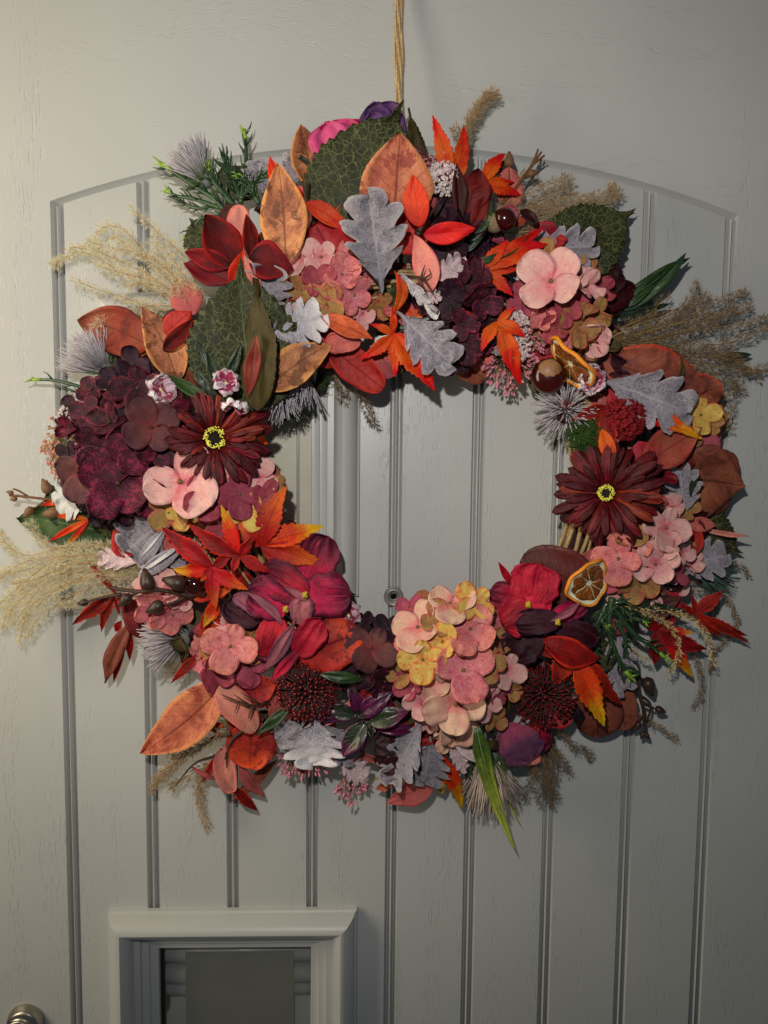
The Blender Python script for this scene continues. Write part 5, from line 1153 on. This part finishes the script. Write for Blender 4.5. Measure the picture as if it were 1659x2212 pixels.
# --- hydrangea heads
hydrangea("pink and olive hydrangea head left of the large grey lobed leaf", 712, 608, 92, 96, .060, .016, ['hrose', 'hpink', 'hmauve', 'holive', 'hrose'],
  [(650, 558, 92, 'hpink', 10, 1), (694, 556, 84, 'hpink', 40, 2), (652, 626, 66, 'holive'), (706, 656, 96, 'holive', 20, 3), (738, 594, 84, 'hrose'), (764, 636, 84, 'hrose'), (690, 610, 80, 'hmauve'), (820, 662, 76, 'holive'), (782, 676, 66, 'hpink'), (758, 560, 70, 'hrose')], 8, 72, 'dusky')
hydrangea("dark purple speckled hydrangea head in the upper middle", 1008, 630, 78, 150, .058, .018, ['hdark', 'hplum', 'hberry', 'hdark'],
  [(962, 470, 96, 'hdark'), (1022, 492, 78, 'hdark'), (972, 540, 104, 'hdark', 30, 1), (930, 560, 80, 'hdark'), (972, 640, 92, 'hdark', 0, 2), (1028, 602, 82, 'hplum'), (950, 690, 74, 'hdark'), (1042, 650, 92, 'hplum'), (1000, 700, 86, 'hplum'), (1060, 690, 74, 'hdark'), (1010, 745, 80, 'hplum'), (1046, 740, 62, 'hberry'), (920, 640, 70, 'hplum'), (985, 590, 76, 'hplum'), (975, 778, 60, 'hdark'), (1000, 780, 50, 'hdark')], 7, 72, 'burg')
hydrangea("pink hydrangea head with one large pale floret, upper right", 1212, 655, 98, 100, .060, .016, ['hpink', 'hmauve', 'holive', 'hrose'],
  [(1190, 610, 150, 'hpink', 40, 1, .012), (1172, 556, 98, 'holive', 20, 2, .008), (1140, 640, 90, 'hmauve'), (1216, 676, 76, 'hmauve'), (1250, 700, 96, 'holive', 10, 3), (1280, 678, 84, 'holive'), (1284, 722, 92, 'hpink'), (1262, 620, 76, 'hpink'), (1200, 706, 70, 'hmauve'), (1240, 600, 70, 'hpink'), (1275, 745, 70, 'holive'), (1176, 690, 60, 'hrose')], 5, 76, 'dusky')
hydrangea("deep plum hydrangea head with wide speckled florets on the left", 290, 962, 148, 168, .056, .024, ['hplum', 'hberry', 'hdark', 'hplum'],
  [(324, 922, 132, 'hbrown', 60, 1, .010), (184, 1024, 120, 'hbrown', 20, 2, .004), (256, 1044, 150, 'hberry', 35, 3, .008), (298, 838, 106, 'hplum', 0, 2, .006), (292, 968, 112, 'hberry', 10, 4), (352, 960, 110, 'hplum'), (240, 912, 92, 'hplum'), (376, 900, 90, 'hberry'), (212, 966, 92, 'hplum'), (286, 790, 76, 'hdark'), (262, 1092, 96, 'hdark'), (310, 1060, 100, 'hberry'), (370, 860, 70, 'hplum'), (230, 1110, 76, 'hdark')], 12, 94, 'burg')
hydrangea("pink and olive hydrangea head below the left gerbera", 460, 1080, 145, 70, .058, .018, ['hmauve', 'holive', 'hrose', 'hmauve'],
  [(392, 1042, 168, 'hpink', 15, 5, .014), (366, 1106, 90, 'holive', 50, 2, .004), (400, 1112, 76, 'hyellow', 10, 1), (444, 1080, 104, 'hmauve', 70, 3, .004), (516, 1066, 106, 'hmauve', 0, 4), (530, 1108, 84, 'hyellow', 20, 5), (474, 1126, 84, 'hmauve'), (572, 1072, 80, 'hmauve'), (500, 1024, 84, 'hpink'), (560, 1030, 76, 'hpink'), (596, 1050, 50, 'holive')], 8, 80, 'dusky')
hydrangea("small pink hydrangea head under the dark bud twig", 352, 1300, 62, 62, .050, .016, ['hrose', 'hpink', 'hmauve'],
  [(358, 1276, 90, 'hpink'), (330, 1318, 88, 'hrose'), (372, 1326, 92, 'hrose'), (388, 1290, 60, 'hpink')], 3, 66, 'dusky')
hydrangea("pink hydrangea head beside the bright red curled petals, lower left", 500, 1408, 72, 80, .058, .016, ['hrose', 'hmauve', 'holive'],
  [(498, 1396, 118, 'hrose', 20, 2, .008), (470, 1448, 92, 'hmauve'), (548, 1394, 76, 'holive'), (534, 1438, 88, 'hmauve'), (490, 1348, 70, 'hpink'), (462, 1416, 60, 'holive')], 3, 70, 'dusky')
hydrangea("dark plum hydrangea head behind the green leaf at the bottom", 806, 1432, 66, 104, .054, .016, ['hdark', 'hplum', 'hdark'],
  [(802, 1402, 116, 'hbrown', 30, 2, .004), (778, 1460, 96, 'hdark'), (838, 1362, 76, 'hdark'), (784, 1348, 76, 'hdark'), (830, 1470, 90, 'hplum'), (812, 1520, 84, 'hplum'), (850, 1420, 76, 'hdark'), (784, 1512, 60, 'hplum')], 5, 76, 'burg')
hydrangea("large peach, pink and yellow hydrangea head at the bottom centre", 985, 1426, 132, 150, .066, .024, ['hrose', 'holive', 'hpink', 'hcream', 'holive'],
  [(1024, 1300, 92, 'hyellow', 50, 2, .010), (972, 1306, 108, 'hcream', 60, 5, .006), (952, 1340, 92, 'holive', 70, 1, .004), (1016, 1360, 124, 'hrose', 20, 3, .006), (904, 1356, 116, 'hcream', 10, 4, .004), (914, 1424, 104, 'hyellow', 0, 2, .008), (958, 1386, 96, 'hyellow', 35, 6, .004), (998, 1448, 136, 'hrose', 50, 5, .010), (1054, 1436, 92, 'holive', 0, 1, .004), (1094, 1446, 88, 'hpink', 30, 2), (984, 1520, 136, 'hcream', 80, 3, .006), (1050, 1512, 92, 'hpink', 20, 4), (984, 1572, 100, 'hcream', 0, 5, .002), (884, 1484, 70, 'hmauve'), (912, 1520, 84, 'hpink'), (884, 1312, 66, 'hmauve', 40, 5), (936, 1470, 80, 'hcream'), (1106, 1490, 56, 'holive'), (862, 1452, 70, 'holive'), (1072, 1556, 62, 'holive'), (960, 1596, 60, 'hcream'), (1020, 1400, 76, 'holive'), (1080, 1500, 56, 'hmauve'), (895, 1396, 80, 'hrose')], 9, 78, 'dusky')
hydrangea("pink hydrangea head below the right gerbera", 1398, 1190, 100, 112, .054, .018, ['hrose', 'hpink', 'holive', 'hpink'],
  [(1436, 1140, 108, 'hpink', 20, 2, .008), (1362, 1146, 92, 'holive', 45, 3, .004), (1336, 1204, 116, 'hrose', 0, 4, .010), (1414, 1216, 112, 'hpink', 60, 1, .004), (1382, 1178, 70, 'hrose'), (1466, 1242, 62, 'hmauve'), (1380, 1262, 92, 'holive'), (1334, 1278, 70, 'hpink'), (1484, 1104, 56, 'holive'), (1450, 1096, 66, 'hpink'), (1312, 1236, 88, 'hmauve'), (1430, 1180, 80, 'hpink'), (1400, 1120, 60, 'holive')], 6, 74, 'dusky')
hydrangea("small yellow-olive hydrangea floret cluster on the far right", 1500, 912, 58, 46, .040, .010, ['holive', 'hyellow', 'hmauve'], [(1512, 896, 86, 'hyellow', 0, 2), (1458, 930, 70, 'holive'), (1490, 946, 56, 'holive'), (1536, 920, 50, 'holive')], 3, 56, 'olive')
# --- gerberas
gerbera(462, 948, .084, 132, (.10, .14), [['gpd', 'gpd', 'gpd', 'gpr'], ['gpd', 'gpd', 'gpr'], ['gpd', 'gpr', 'gpr', 'gpo'], ['gpd', 'gpd', 'gpd', 'gpr']], "dark red gerbera on the left side, facing up", squash=lambda a: 1 - .30 * max(0, math.sin(a)) - .30 * max(0, -math.cos(a)) - .12 * max(0, math.cos(a)))
gerbera(1311, 1066, .076, 119, (-.10, .06), [['gpd', 'gpd', 'gpr'], ['gpd', 'gpd', 'gpr', 'gpo'], ['gpd', 'gpd', 'gpr'], ['gpd', 'gpd']], "dark red gerbera on the right side with a yellow ring", ring_k=.85)
# --- thistles
thistle(450, 396, .044, 404, 332, .048, 78, "grey thistle head at the upper left", .62, 200)
thistle(232, 806, .034, 174, 744, .040, 86, "grey thistle head with green bracts on the far left", .85, 260)
thistle(604, 842, .044, 590, 876, .058, 66, "left of two grey thistle heads under the tan leaf", 1.0, 190, bract=False)
thistle(660, 800, .044, 638, 862, .054, 76, "right of two grey thistle heads under the tan leaf", .8, 170, bract=False)
thistle(1222, 886, .044, 1210, 892, .062, 64, "grey thistle head under the chestnut", 1.5, 330, bract=False)
thistle(404, 1376, .046, 312, 1386, .050, 88, "grey thistle head at the lower left", .85, 250)
thistle(1052, 1618, .036, 1062, 1720, .034, 118, "pale thistle head hanging at the bottom", .62, 340, 'thistlew', br=.0010)
thistle(1490, 1220, .026, 1550, 1244, .026, 84, "dark thistle head behind a grey leaf on the right", .6, 120, 'thistle_teal', False)
# --- berries, pompom
berries(666, 1496, .078, 72, "round burgundy berry cluster, lower left", 210)
berries(1170, 1506, .066, 74, "round burgundy berry cluster, lower right", 220)
A = at(1347, 906, .062); M0 = frame(A, Vector((0, 0, 1)), (CAM - A).normalized()); mb = MB(); r = 44 * px2m(.06); ball(mb, (0, 0, 0), r * .8, r * .8, r * .5, 16, 10); rq = random.Random(4)
for k in range(420):
    u = rq.random(); th = math.acos(1 - u); a = rq.uniform(0, 6.28); v_ = Vector((math.sin(th) * math.cos(a), math.sin(th) * math.sin(a), math.cos(th) * .8)); ball(mb, v_ * r * rq.uniform(.82, 1.05), .0026, .0018, .0026, 5, 4)
obj("pompom_flower", mb.mesh("pompom_flower", MATS['pom']), wreath, mat=M0)
# --- nuts and fruit
nut("chestnut", 'conker', 1185, 812, .066, 37, 38, 24, "brown chestnut with a pale scar by the orange slice", 0, 'hilum', (1, 8, 8, 28, 27, 17.5, "hilum"))
nut("acorn", 'conker', 1091, 473, .076, 24, 23, 22, "glossy dark red acorn at the top right", 30, 'acorncup', (-16, -16, -10, 22, 20, 20, "cup"))
nut("berry", 'darkberry', 421, 1264, .078, 25, 24, 22, "glossy near-black berry among the red maple leaves", 0, 'twigd', (14, -18, -8, 12, 12, 12, "stalk"))
orange_slice(1232, 784, .082, 68, -50, 69, "dried orange slice seen almost edge-on, upper right", 10)
orange_slice(1272, 1258, .088, 56, 57, 50, "dried orange slice in the lower right", 10)
# --- buds
twig([(1083, 440, .040), (1115, 405, .040), (1140, 370, .038), (1158, 340, .036)], .0016, [(1100, 346, .04, 0, -10, 12), (1150, 374, .038, 12, -2, 9), (1080, 400, .04, -3, -10, 12)], side=[[(1148, 358, .038), (1160, 330, .038), (1162, 322, .038)], [(1148, 358, .038), (1164, 336, .038), (1170, 328, .038)], [(1148, 358, .038), (1168, 342, .038), (1176, 336, .036)], [(1100, 425, .04), (1100, 370, .04), (1100, 352, .04)], [(1130, 385, .038), (1145, 376, .038)]], label="thin brown bud twig at the upper right")
twig([(150, 1082, .03), (100, 1078, .03), (45, 1072, .028), (20, 1070, .028)], .0014, [(22, 1064, .028, -8, -2, 6), (30, 1078, .028, -8, 2, 6), (62, 1106, .03, -6, 6, 11), (112, 1108, .04, -12, 2, 14), (100, 1052, .034, -4, -8, 13)], side=[[(100, 1078, .03), (75, 1098, .03)], [(60, 1072, .028), (40, 1060, .028), (28, 1056, .028)]], label="thin brown bud twig at the far left")
twig([(420, 1290, .074), (350, 1275, .082), (300, 1278, .080), (240, 1270, .07)], .0022, [(318, 1254, .088, -2, -8, 17), (336, 1312, .088, -8, 4, 15), (270, 1296, .082, -4, 4, 13), (378, 1258, .090, -8, -2, 18), (180, 1302, .05, -6, 1, 9)], side=[[(370, 1280, .082), (330, 1268, .084), (318, 1258, .088)], [(400, 1290, .078), (370, 1304, .084), (342, 1312, .088)], [(300, 1278, .08), (280, 1288, .08)], [(420, 1285, .076), (395, 1262, .09)], [(262, 1284, .06), (215, 1292, .055), (182, 1302, .05)]], mat='twigd', budmat='budd', label="dark bud twig over the small pink hydrangea, lower left")
twig([(1375, 1434, .034), (1378, 1488, .034), (1390, 1535, .032), (1394, 1592, .028)], .0022, [(1402, 1482, .034, 4, 10, 17), (1426, 1534, .03, 10, 4, 10), (1376, 1568, .03, -6, 8, 10), (1388, 1588, .028, -4, 8, 7), (1398, 1590, .028, 6, 8, 7), (1362, 1480, .034, -2, 8, 12)], side=[[(1378, 1460, .034), (1395, 1475, .034)], [(1390, 1520, .032), (1412, 1530, .03)], [(1390, 1545, .032), (1380, 1562, .03)], [(1380, 1500, .034), (1405, 1522, .032), (1398, 1560, .03)]], mat='twigd', budmat='budd', label="dark hanging bud twig at the lower right")
# --- heathers and blossoms
heather(940, 355, .050, 26, 22, "pink heather tip at the top centre", 30)
floss(958, 386, .066, 34, "white-pink blossom tuft at the top centre", 200)
floss(1122, 696, .072, 22, "upper white-pink blossom tuft above the chestnut", 90)
floss(1138, 612, .064, 22, "white-pink blossom tuft left of the pink hydrangea", 60)
floss(1118, 748, .070, 30, "lower white-pink blossom tuft above the chestnut", 140)
heather(1100, 790, .050, 62, 46, "pink heather hanging at the inner upper right", 110)
heather(1140, 745, .058, 40, 34, "pink heather beside the orange slice", 50)
heather(1105, 838, .040, 20, 14, "pink heather lower tip", 12)
heather(660, 1640, .044, 70, 36, "pink heather under the grey leaf, lower left", 120)
heather(760, 1700, .034, 38, 34, "pink heather tip at the bottom", 46)
heather(150, 958, .032, 56, 60, "pale pink heather on the far left", 110, mat='heathp', stalkmat='heathg')
heather(222, 905, .036, 46, 60, "pale pink heather behind the grey leaf", 60, mat='heathp', stalkmat='heathg')
heather(125, 1000, .028, 26, 36, "pink heather low on the far left", 34, mat='heathp', stalkmat='heathg')
floss(160, 905, .036, 34, "pale blossom tuft on the far left", 120)
# --- moss
moss(1258, 938, .064, 32, 36, 420); moss(680, 806, .040, 26, 32, 240); moss(606, 890, .036, 46, 22, 240); moss(1180, 730, .05, 40, 30, 200); 
# --- green sprigs
sprig([(500, 480, .050), (470, 435, .048), (410, 395, .044), (352, 355, .040)], .0030, "green juniper sprig at the upper left")
sprig([(480, 450, .046), (420, 430, .040), (385, 424, .036), (362, 413, .034)], .0022, None)
sprig([(520, 440, .046), (528, 380, .044), (532, 330, .040), (529, 284, .034)], .0024, None)
sprig([(520, 430, .044), (505, 390, .042), (492, 360, .040), (479, 334, .038)], .0028, None, tip=False)
sprig([(510, 450, .048), (468, 400, .050), (455, 380, .050), (450, 364, .050)], .0028, None)
sprig([(520, 430, .048), (545, 400, .046), (560, 385, .044), (578, 376, .044)], .0020, None)
sprig([(490, 470, .042), (440, 470, .038), (420, 490, .034), (403, 512, .030)], .0022, None)
sprig([(480, 440, .040), (430, 450, .034), (400, 440, .03), (388, 430, .03)], .0018, None, tip=False)
sprig([(560, 440, .046), (540, 400, .046), (520, 380, .046)], .0026, None)
sprig([(235, 862, .034), (180, 838, .034), (120, 822, .030), (70, 820, .026)], .0022, "green sprig reaching out at the far left", .5)
sprig([(230, 866, .03), (170, 850, .03), (135, 836, .028)], .0016, None, .5, tip=False)
sprig([(1322, 1290, .064), (1315, 1360, .066), (1335, 1420, .064), (1360, 1462, .060)], .0034, "green juniper sprig at the lower right")
sprig([(1330, 1320, .060), (1370, 1370, .058), (1400, 1390, .054), (1436, 1420, .050)], .0030, None)
sprig([(1312, 1300, .060), (1290, 1350, .062), (1285, 1390, .060), (1292, 1420, .058)], .0030, None, tip=False)
sprig([(1330, 1310, .066), (1300, 1340, .07), (1310, 1352, .07)], .0020, None)
sprig([(1340, 1310, .064), (1368, 1336, .068), (1394, 1344, .068)], .0018, None)
sprig([(1310, 1310, .06), (1345, 1300, .064), (1380, 1305, .06)], .0026, None, tip=False)
sprig([(1330, 1340, .06), (1350, 1380, .06), (1348, 1420, .056)], .0026, None, tip=False)
sprig([(1060, 1580, .05), (1085, 1600, .05), (1100, 1640, .046)], .0014, None, 1.2, tip=False)
sprig([(1010, 1600, .05), (1020, 1640, .048), (1012, 1680, .044)], .0014, None, 1.2, tip=False)
# --- carnations
carnation(488, 828, .104, 30, "small purple and white carnation on the big green leaf", (0, .4), 6)
carnation(506, 876, .098, 30, None, (0, -1.4), 5, 3.6, -1.8)
carnation(346, 842, .082, 34, "small purple and white carnation beside the plum hydrangea", (.5, 0), 6)
carnation(1275, 820, .076, 34, "small purple and white carnation below the orange slice", (.3, 0), 6)
carnation(752, 1330, .060, 32, None, (0, .5), 6)
# --- dried grass plumes
B_ = (415, 665, .040)
plume("pale feathery grass plume at the upper left", [
 [(440, 660, .045), (400, 560, .050), (350, 510, .046), (284, 450, .040)], [(430, 660, .045), (370, 590, .050), (310, 540, .046), (265, 495, .04), (225, 490, .036), (202, 516, .030)],
 [(420, 665, .045), (330, 600, .048), (250, 560, .042), (200, 540, .038), (150, 534, .034)], [B_, (320, 620, .046), (250, 580, .040), (180, 545, .03), (140, 558, .028), (116, 574, .026)],
 [B_, (350, 670, .044), (290, 650, .040), (220, 628, .036), (158, 607, .034)], [B_, (340, 660, .046), (300, 665, .046), (240, 680, .046), (208, 704, .046)],
 [B_, (340, 580, .052), (290, 545, .050), (240, 535, .046), (188, 521, .044)], [B_, (370, 590, .052), (310, 550, .052), (275, 530, .05), (248, 510, .05)],
 [B_, (380, 600, .05), (350, 555, .05), (328, 524, .048)], [B_, (360, 620, .05), (310, 600, .05), (260, 590, .045), (215, 575, .04)], [B_, (390, 640, .05), (350, 620, .05), (300, 612, .05), (270, 620, .05)],
 [(430, 640, .05), (400, 600, .054), (380, 570, .054), (350, 530, .05)]], dens=.85)
plume("dense pale grass plume at the lower left", [
 [(330, 1215, .046), (240, 1190, .040), (160, 1190, .036), (60, 1230, .030), (-10, 1240, .028)], [(320, 1230, .046), (230, 1210, .044), (120, 1230, .040), (30, 1290, .034), (4, 1360, .03)],
 [(320, 1240, .046), (220, 1240, .044), (120, 1270, .040), (60, 1320, .036), (42, 1388, .032)], [(310, 1245, .042), (200, 1225, .042), (100, 1250, .040), (40, 1300, .036), (18, 1330, .034)],
 [(300, 1250, .042), (220, 1260, .042), (150, 1290, .040), (90, 1330, .036), (60, 1370, .03)], [(300, 1210, .044), (220, 1180, .044), (150, 1180, .040), (60, 1200, .034), (20, 1180, .03), (-8, 1142, .028)],
 [(200, 1190, .04), (120, 1185, .038), (90, 1165, .036), (62, 1130, .034)], [(300, 1230, .046), (200, 1200, .048), (120, 1210, .044), (50, 1260, .038), (-5, 1310, .03)],
 [(310, 1205, .048), (250, 1178, .05), (190, 1178, .046), (130, 1190, .042)], [(310, 1250, .04), (220, 1235, .046), (130, 1245, .044), (70, 1290, .04), (30, 1350, .034)],
 [(280, 1230, .048), (200, 1215, .05), (140, 1225, .048), (80, 1250, .044), (30, 1262, .04)], [(310, 1260, .04), (240, 1280, .04), (180, 1300, .036), (130, 1310, .032)], [(250, 1200, .046), (180, 1200, .046), (100, 1205, .042), (40, 1220, .036), (0, 1250, .03)],
 [(280, 1245, .044), (200, 1250, .046), (140, 1265, .044), (90, 1300, .04), (50, 1340, .034)]], dens=1.0)
plume("short upright grass tip above the orange leaf at the top", [[(1000, 400, .040), (992, 330, .040), (1018, 270, .036), (1040, 230, .032), (1066, 198, .028)], [(1000, 340, .04), (1010, 280, .038), (1030, 240, .034), (1052, 206, .03)], [(1000, 340, .038), (995, 300, .036), (983, 280, .034)], [(1000, 330, .036), (1014, 262, .034), (1040, 222, .032), (1068, 206, .03)]], 'strawd', 1.3, hmat='strawd_pale', stem='strawd_stem')
plume("beige grass plume at the upper right", [[(1050, 490, .040), (1150, 478, .040), (1240, 450, .036), (1300, 440, .032), (1330, 425, .030), (1322, 400, .03)], [(1060, 470, .040), (1120, 430, .038), (1180, 400, .034), (1230, 385, .03)],
 [(1060, 480, .040), (1140, 450, .040), (1220, 425, .036), (1280, 425, .032), (1320, 412, .03)], [(1060, 480, .038), (1100, 420, .036), (1120, 385, .032), (1150, 372, .03)], [(1070, 490, .042), (1160, 465, .042), (1230, 445, .038), (1290, 430, .034)],
 [(1060, 500, .042), (1140, 500, .042), (1200, 480, .038), (1260, 455, .034)], [(1060, 480, .040), (1130, 455, .040), (1180, 425, .036), (1232, 400, .03)], [(1060, 500, .044), (1120, 470, .042), (1170, 450, .04), (1220, 440, .036)]], 'strawd', .9, hmat='strawd_pale', stem='strawd_stem')
PR = [[(1290, 740, .046), (1370, 720, .044), (1440, 690, .040), (1480, 660, .036), (1508, 610, .030)], [(1290, 740, .046), (1380, 725, .044), (1470, 690, .038), (1560, 650, .030), (1614, 628, .026)],
 [(1290, 750, .046), (1400, 740, .044), (1500, 715, .038), (1600, 700, .030), (1668, 686, .026)], [(1300, 750, .046), (1400, 750, .044), (1500, 745, .040), (1580, 740, .034), (1668, 700, .03)],
 [(1300, 760, .04), (1420, 770, .036), (1540, 790, .032), (1600, 800, .028), (1668, 796, .026)], [(1300, 730, .046), (1360, 700, .042), (1400, 680, .038), (1440, 640, .034)],
 [(1300, 750, .044), (1420, 730, .042), (1520, 700, .038), (1590, 665, .032)], [(1300, 760, .040), (1440, 765, .036), (1540, 770, .034), (1600, 780, .03)], [(1400, 760, .04), (1500, 790, .036), (1560, 820, .03), (1600, 840, .026)],
 [(1300, 740, .048), (1380, 700, .044), (1450, 680, .040), (1500, 660, .034), (1530, 640, .03)], [(1300, 745, .046), (1400, 715, .046), (1500, 690, .042), (1560, 680, .034), (1620, 660, .03)], [(1400, 750, .04), (1500, 755, .036), (1570, 765, .03), (1640, 810, .026)], [(1540, 860, .03), (1580, 850, .028), (1590, 820, .028)], [(1540, 900, .028), (1572, 920, .026), (1585, 860, .026)]]
plume("wide grey-brown grass plume on the right", PR, 'strawd', .82, hmat='strawg', stem='strawd_stem')
plume("two curled golden grass tips at the lower right", [[(1350, 1310, .060), (1429, 1318, .062), (1477, 1330, .062), (1525, 1368, .058), (1543, 1436, .052)], [(1380, 1320, .058), (1420, 1335, .060), (1448, 1354, .060), (1467, 1390, .056), (1463, 1425, .052), (1444, 1454, .048)]], 'straw', .85, spl=.004, hair=.0045, hmat='straw', rb=.002)
plume(None, [[(1342, 1382, .05), (1370, 1408, .05), (1404, 1430, .046)]], 'straw', .8, spl=.004, hair=.004, hmat='straw', rb=.0015)
plume("thin faded grass stems, partly put in for thin shadows, behind the red maple leaves, lower right", [[(1480, 1260, .02), (1540, 1260, .018), (1580, 1310, .016), (1590, 1360, .014), (1550, 1400, .014), (1530, 1450, .012)], [(1560, 1215, .02), (1600, 1222, .018), (1618, 1242, .016)], [(1490, 1400, .02), (1510, 1440, .018), (1515, 1490, .016), (1498, 1530, .014)], [(1380, 1540, .024), (1420, 1570, .022), (1466, 1596, .02)], [(1420, 1270, .03), (1470, 1270, .026), (1530, 1280, .02)]], 'strawd', .8, spl=.004, hair=.005, hmat='strawg', rb=.0025)  # low stems close to the door, partly modelled in place of thin cast shadows
plume("grey-brown grass plume at the bottom right", [[(1170, 1600, .034), (1190, 1640, .03), (1180, 1690, .028), (1190, 1742, .024)], [(1150, 1620, .034), (1150, 1670, .03), (1130, 1720, .026)], [(1190, 1600, .03), (1215, 1640, .028), (1225, 1660, .026)], [(1160, 1610, .034), (1180, 1670, .03), (1160, 1730, .026)], [(1200, 1570, .03), (1240, 1610, .026), (1275, 1630, .022)], [(1140, 1620, .034), (1170, 1680, .03), (1200, 1720, .024)], [(1180, 1590, .034), (1200, 1650, .03), (1190, 1710, .026)]], 'strawg', 1.0, hmat='strawg')
plume("tan grass plume hanging at the lower left", [[(540, 1560, .04), (470, 1590, .04), (400, 1630, .036), (350, 1670, .032), (328, 1710, .028)], [(520, 1590, .036), (460, 1640, .032), (430, 1690, .028), (434, 1740, .024), (448, 1788, .022)], [(500, 1580, .04), (440, 1610, .036), (380, 1650, .032), (340, 1688, .03)], [(500, 1600, .036), (450, 1650, .034), (400, 1680, .03), (375, 1700, .028)], [(520, 1560, .04), (450, 1570, .038), (410, 1610, .036), (350, 1690, .03)], [(490, 1530, .04), (440, 1540, .036), (410, 1570, .034)], [(500, 1560, .04), (430, 1580, .036), (390, 1600, .034), (370, 1630, .03)], [(480, 1640, .034), (440, 1680, .03), (432, 1720, .026)]], 'strawd', 1.0, hmat='strawd_pale')
plume("dark grass wisps behind the lower left thistle", [[(420, 1400, .034), (390, 1440, .03), (350, 1430, .026), (320, 1410, .024)], [(430, 1410, .034), (400, 1450, .03), (370, 1455, .026)]], 'strawd', 1.0, hmat='strawg')
plume("small brown grass tip hanging into the middle of the wreath", [[(780, 800, .034), (780, 850, .030), (795, 885, .026), (810, 918, .022)], [(720, 800, .034), (730, 830, .030), (740, 870, .026)], [(740, 800, .034), (755, 830, .03), (750, 855, .026)]], 'strawg', 1.0, hmat='strawg')
# ================================================================ hanging twine
tw = thing("hanging_twine", "bundle of natural jute twine strands the wreath hangs from, running up to the top edge", "twine", at(862, 240, .02))
rt = random.Random(8)
for k in range(7):
    o_ = (k - 3) * 2.7; pts = []
    for i in range(30):
        t = i / 29; y = -60 + t * 320; wob = math.sin(t * (9 + k) + k * 2) * 1.6
        pts.append(at(861 + o_ * (1 - .28 * t) + wob, y, .007 + .018 * t + .0012 * math.sin(k * 2.3 + t * 14)))
    mb = MB(); tube(mb, pts, .00082, .00082, 6); st = obj("strand", mb.mesh("strand", MATS['jute']), tw)
    mb = MB()
    for q in range(60):
        p = rt.choice(pts) + Vector((0, 0, rt.uniform(-.004, .004))); d = Vector((rt.gauss(0, 1), rt.gauss(0, 1), rt.gauss(0, .8))).normalized() * rt.uniform(.002, .005); tube(mb, [p, p + d * .5, p + d + Vector((0, 0, .001))], .00012, .00006, 3)
    obj("loose_fibres", mb.mesh("loose_fibres", MATS['jute']), st, kind="stuff")
print("florets", NFL[0], "objects", len(bpy.data.objects), "tris", sum(sum(len(p.vertices) - 2 for p in me.polygons) for me in bpy.data.meshes))
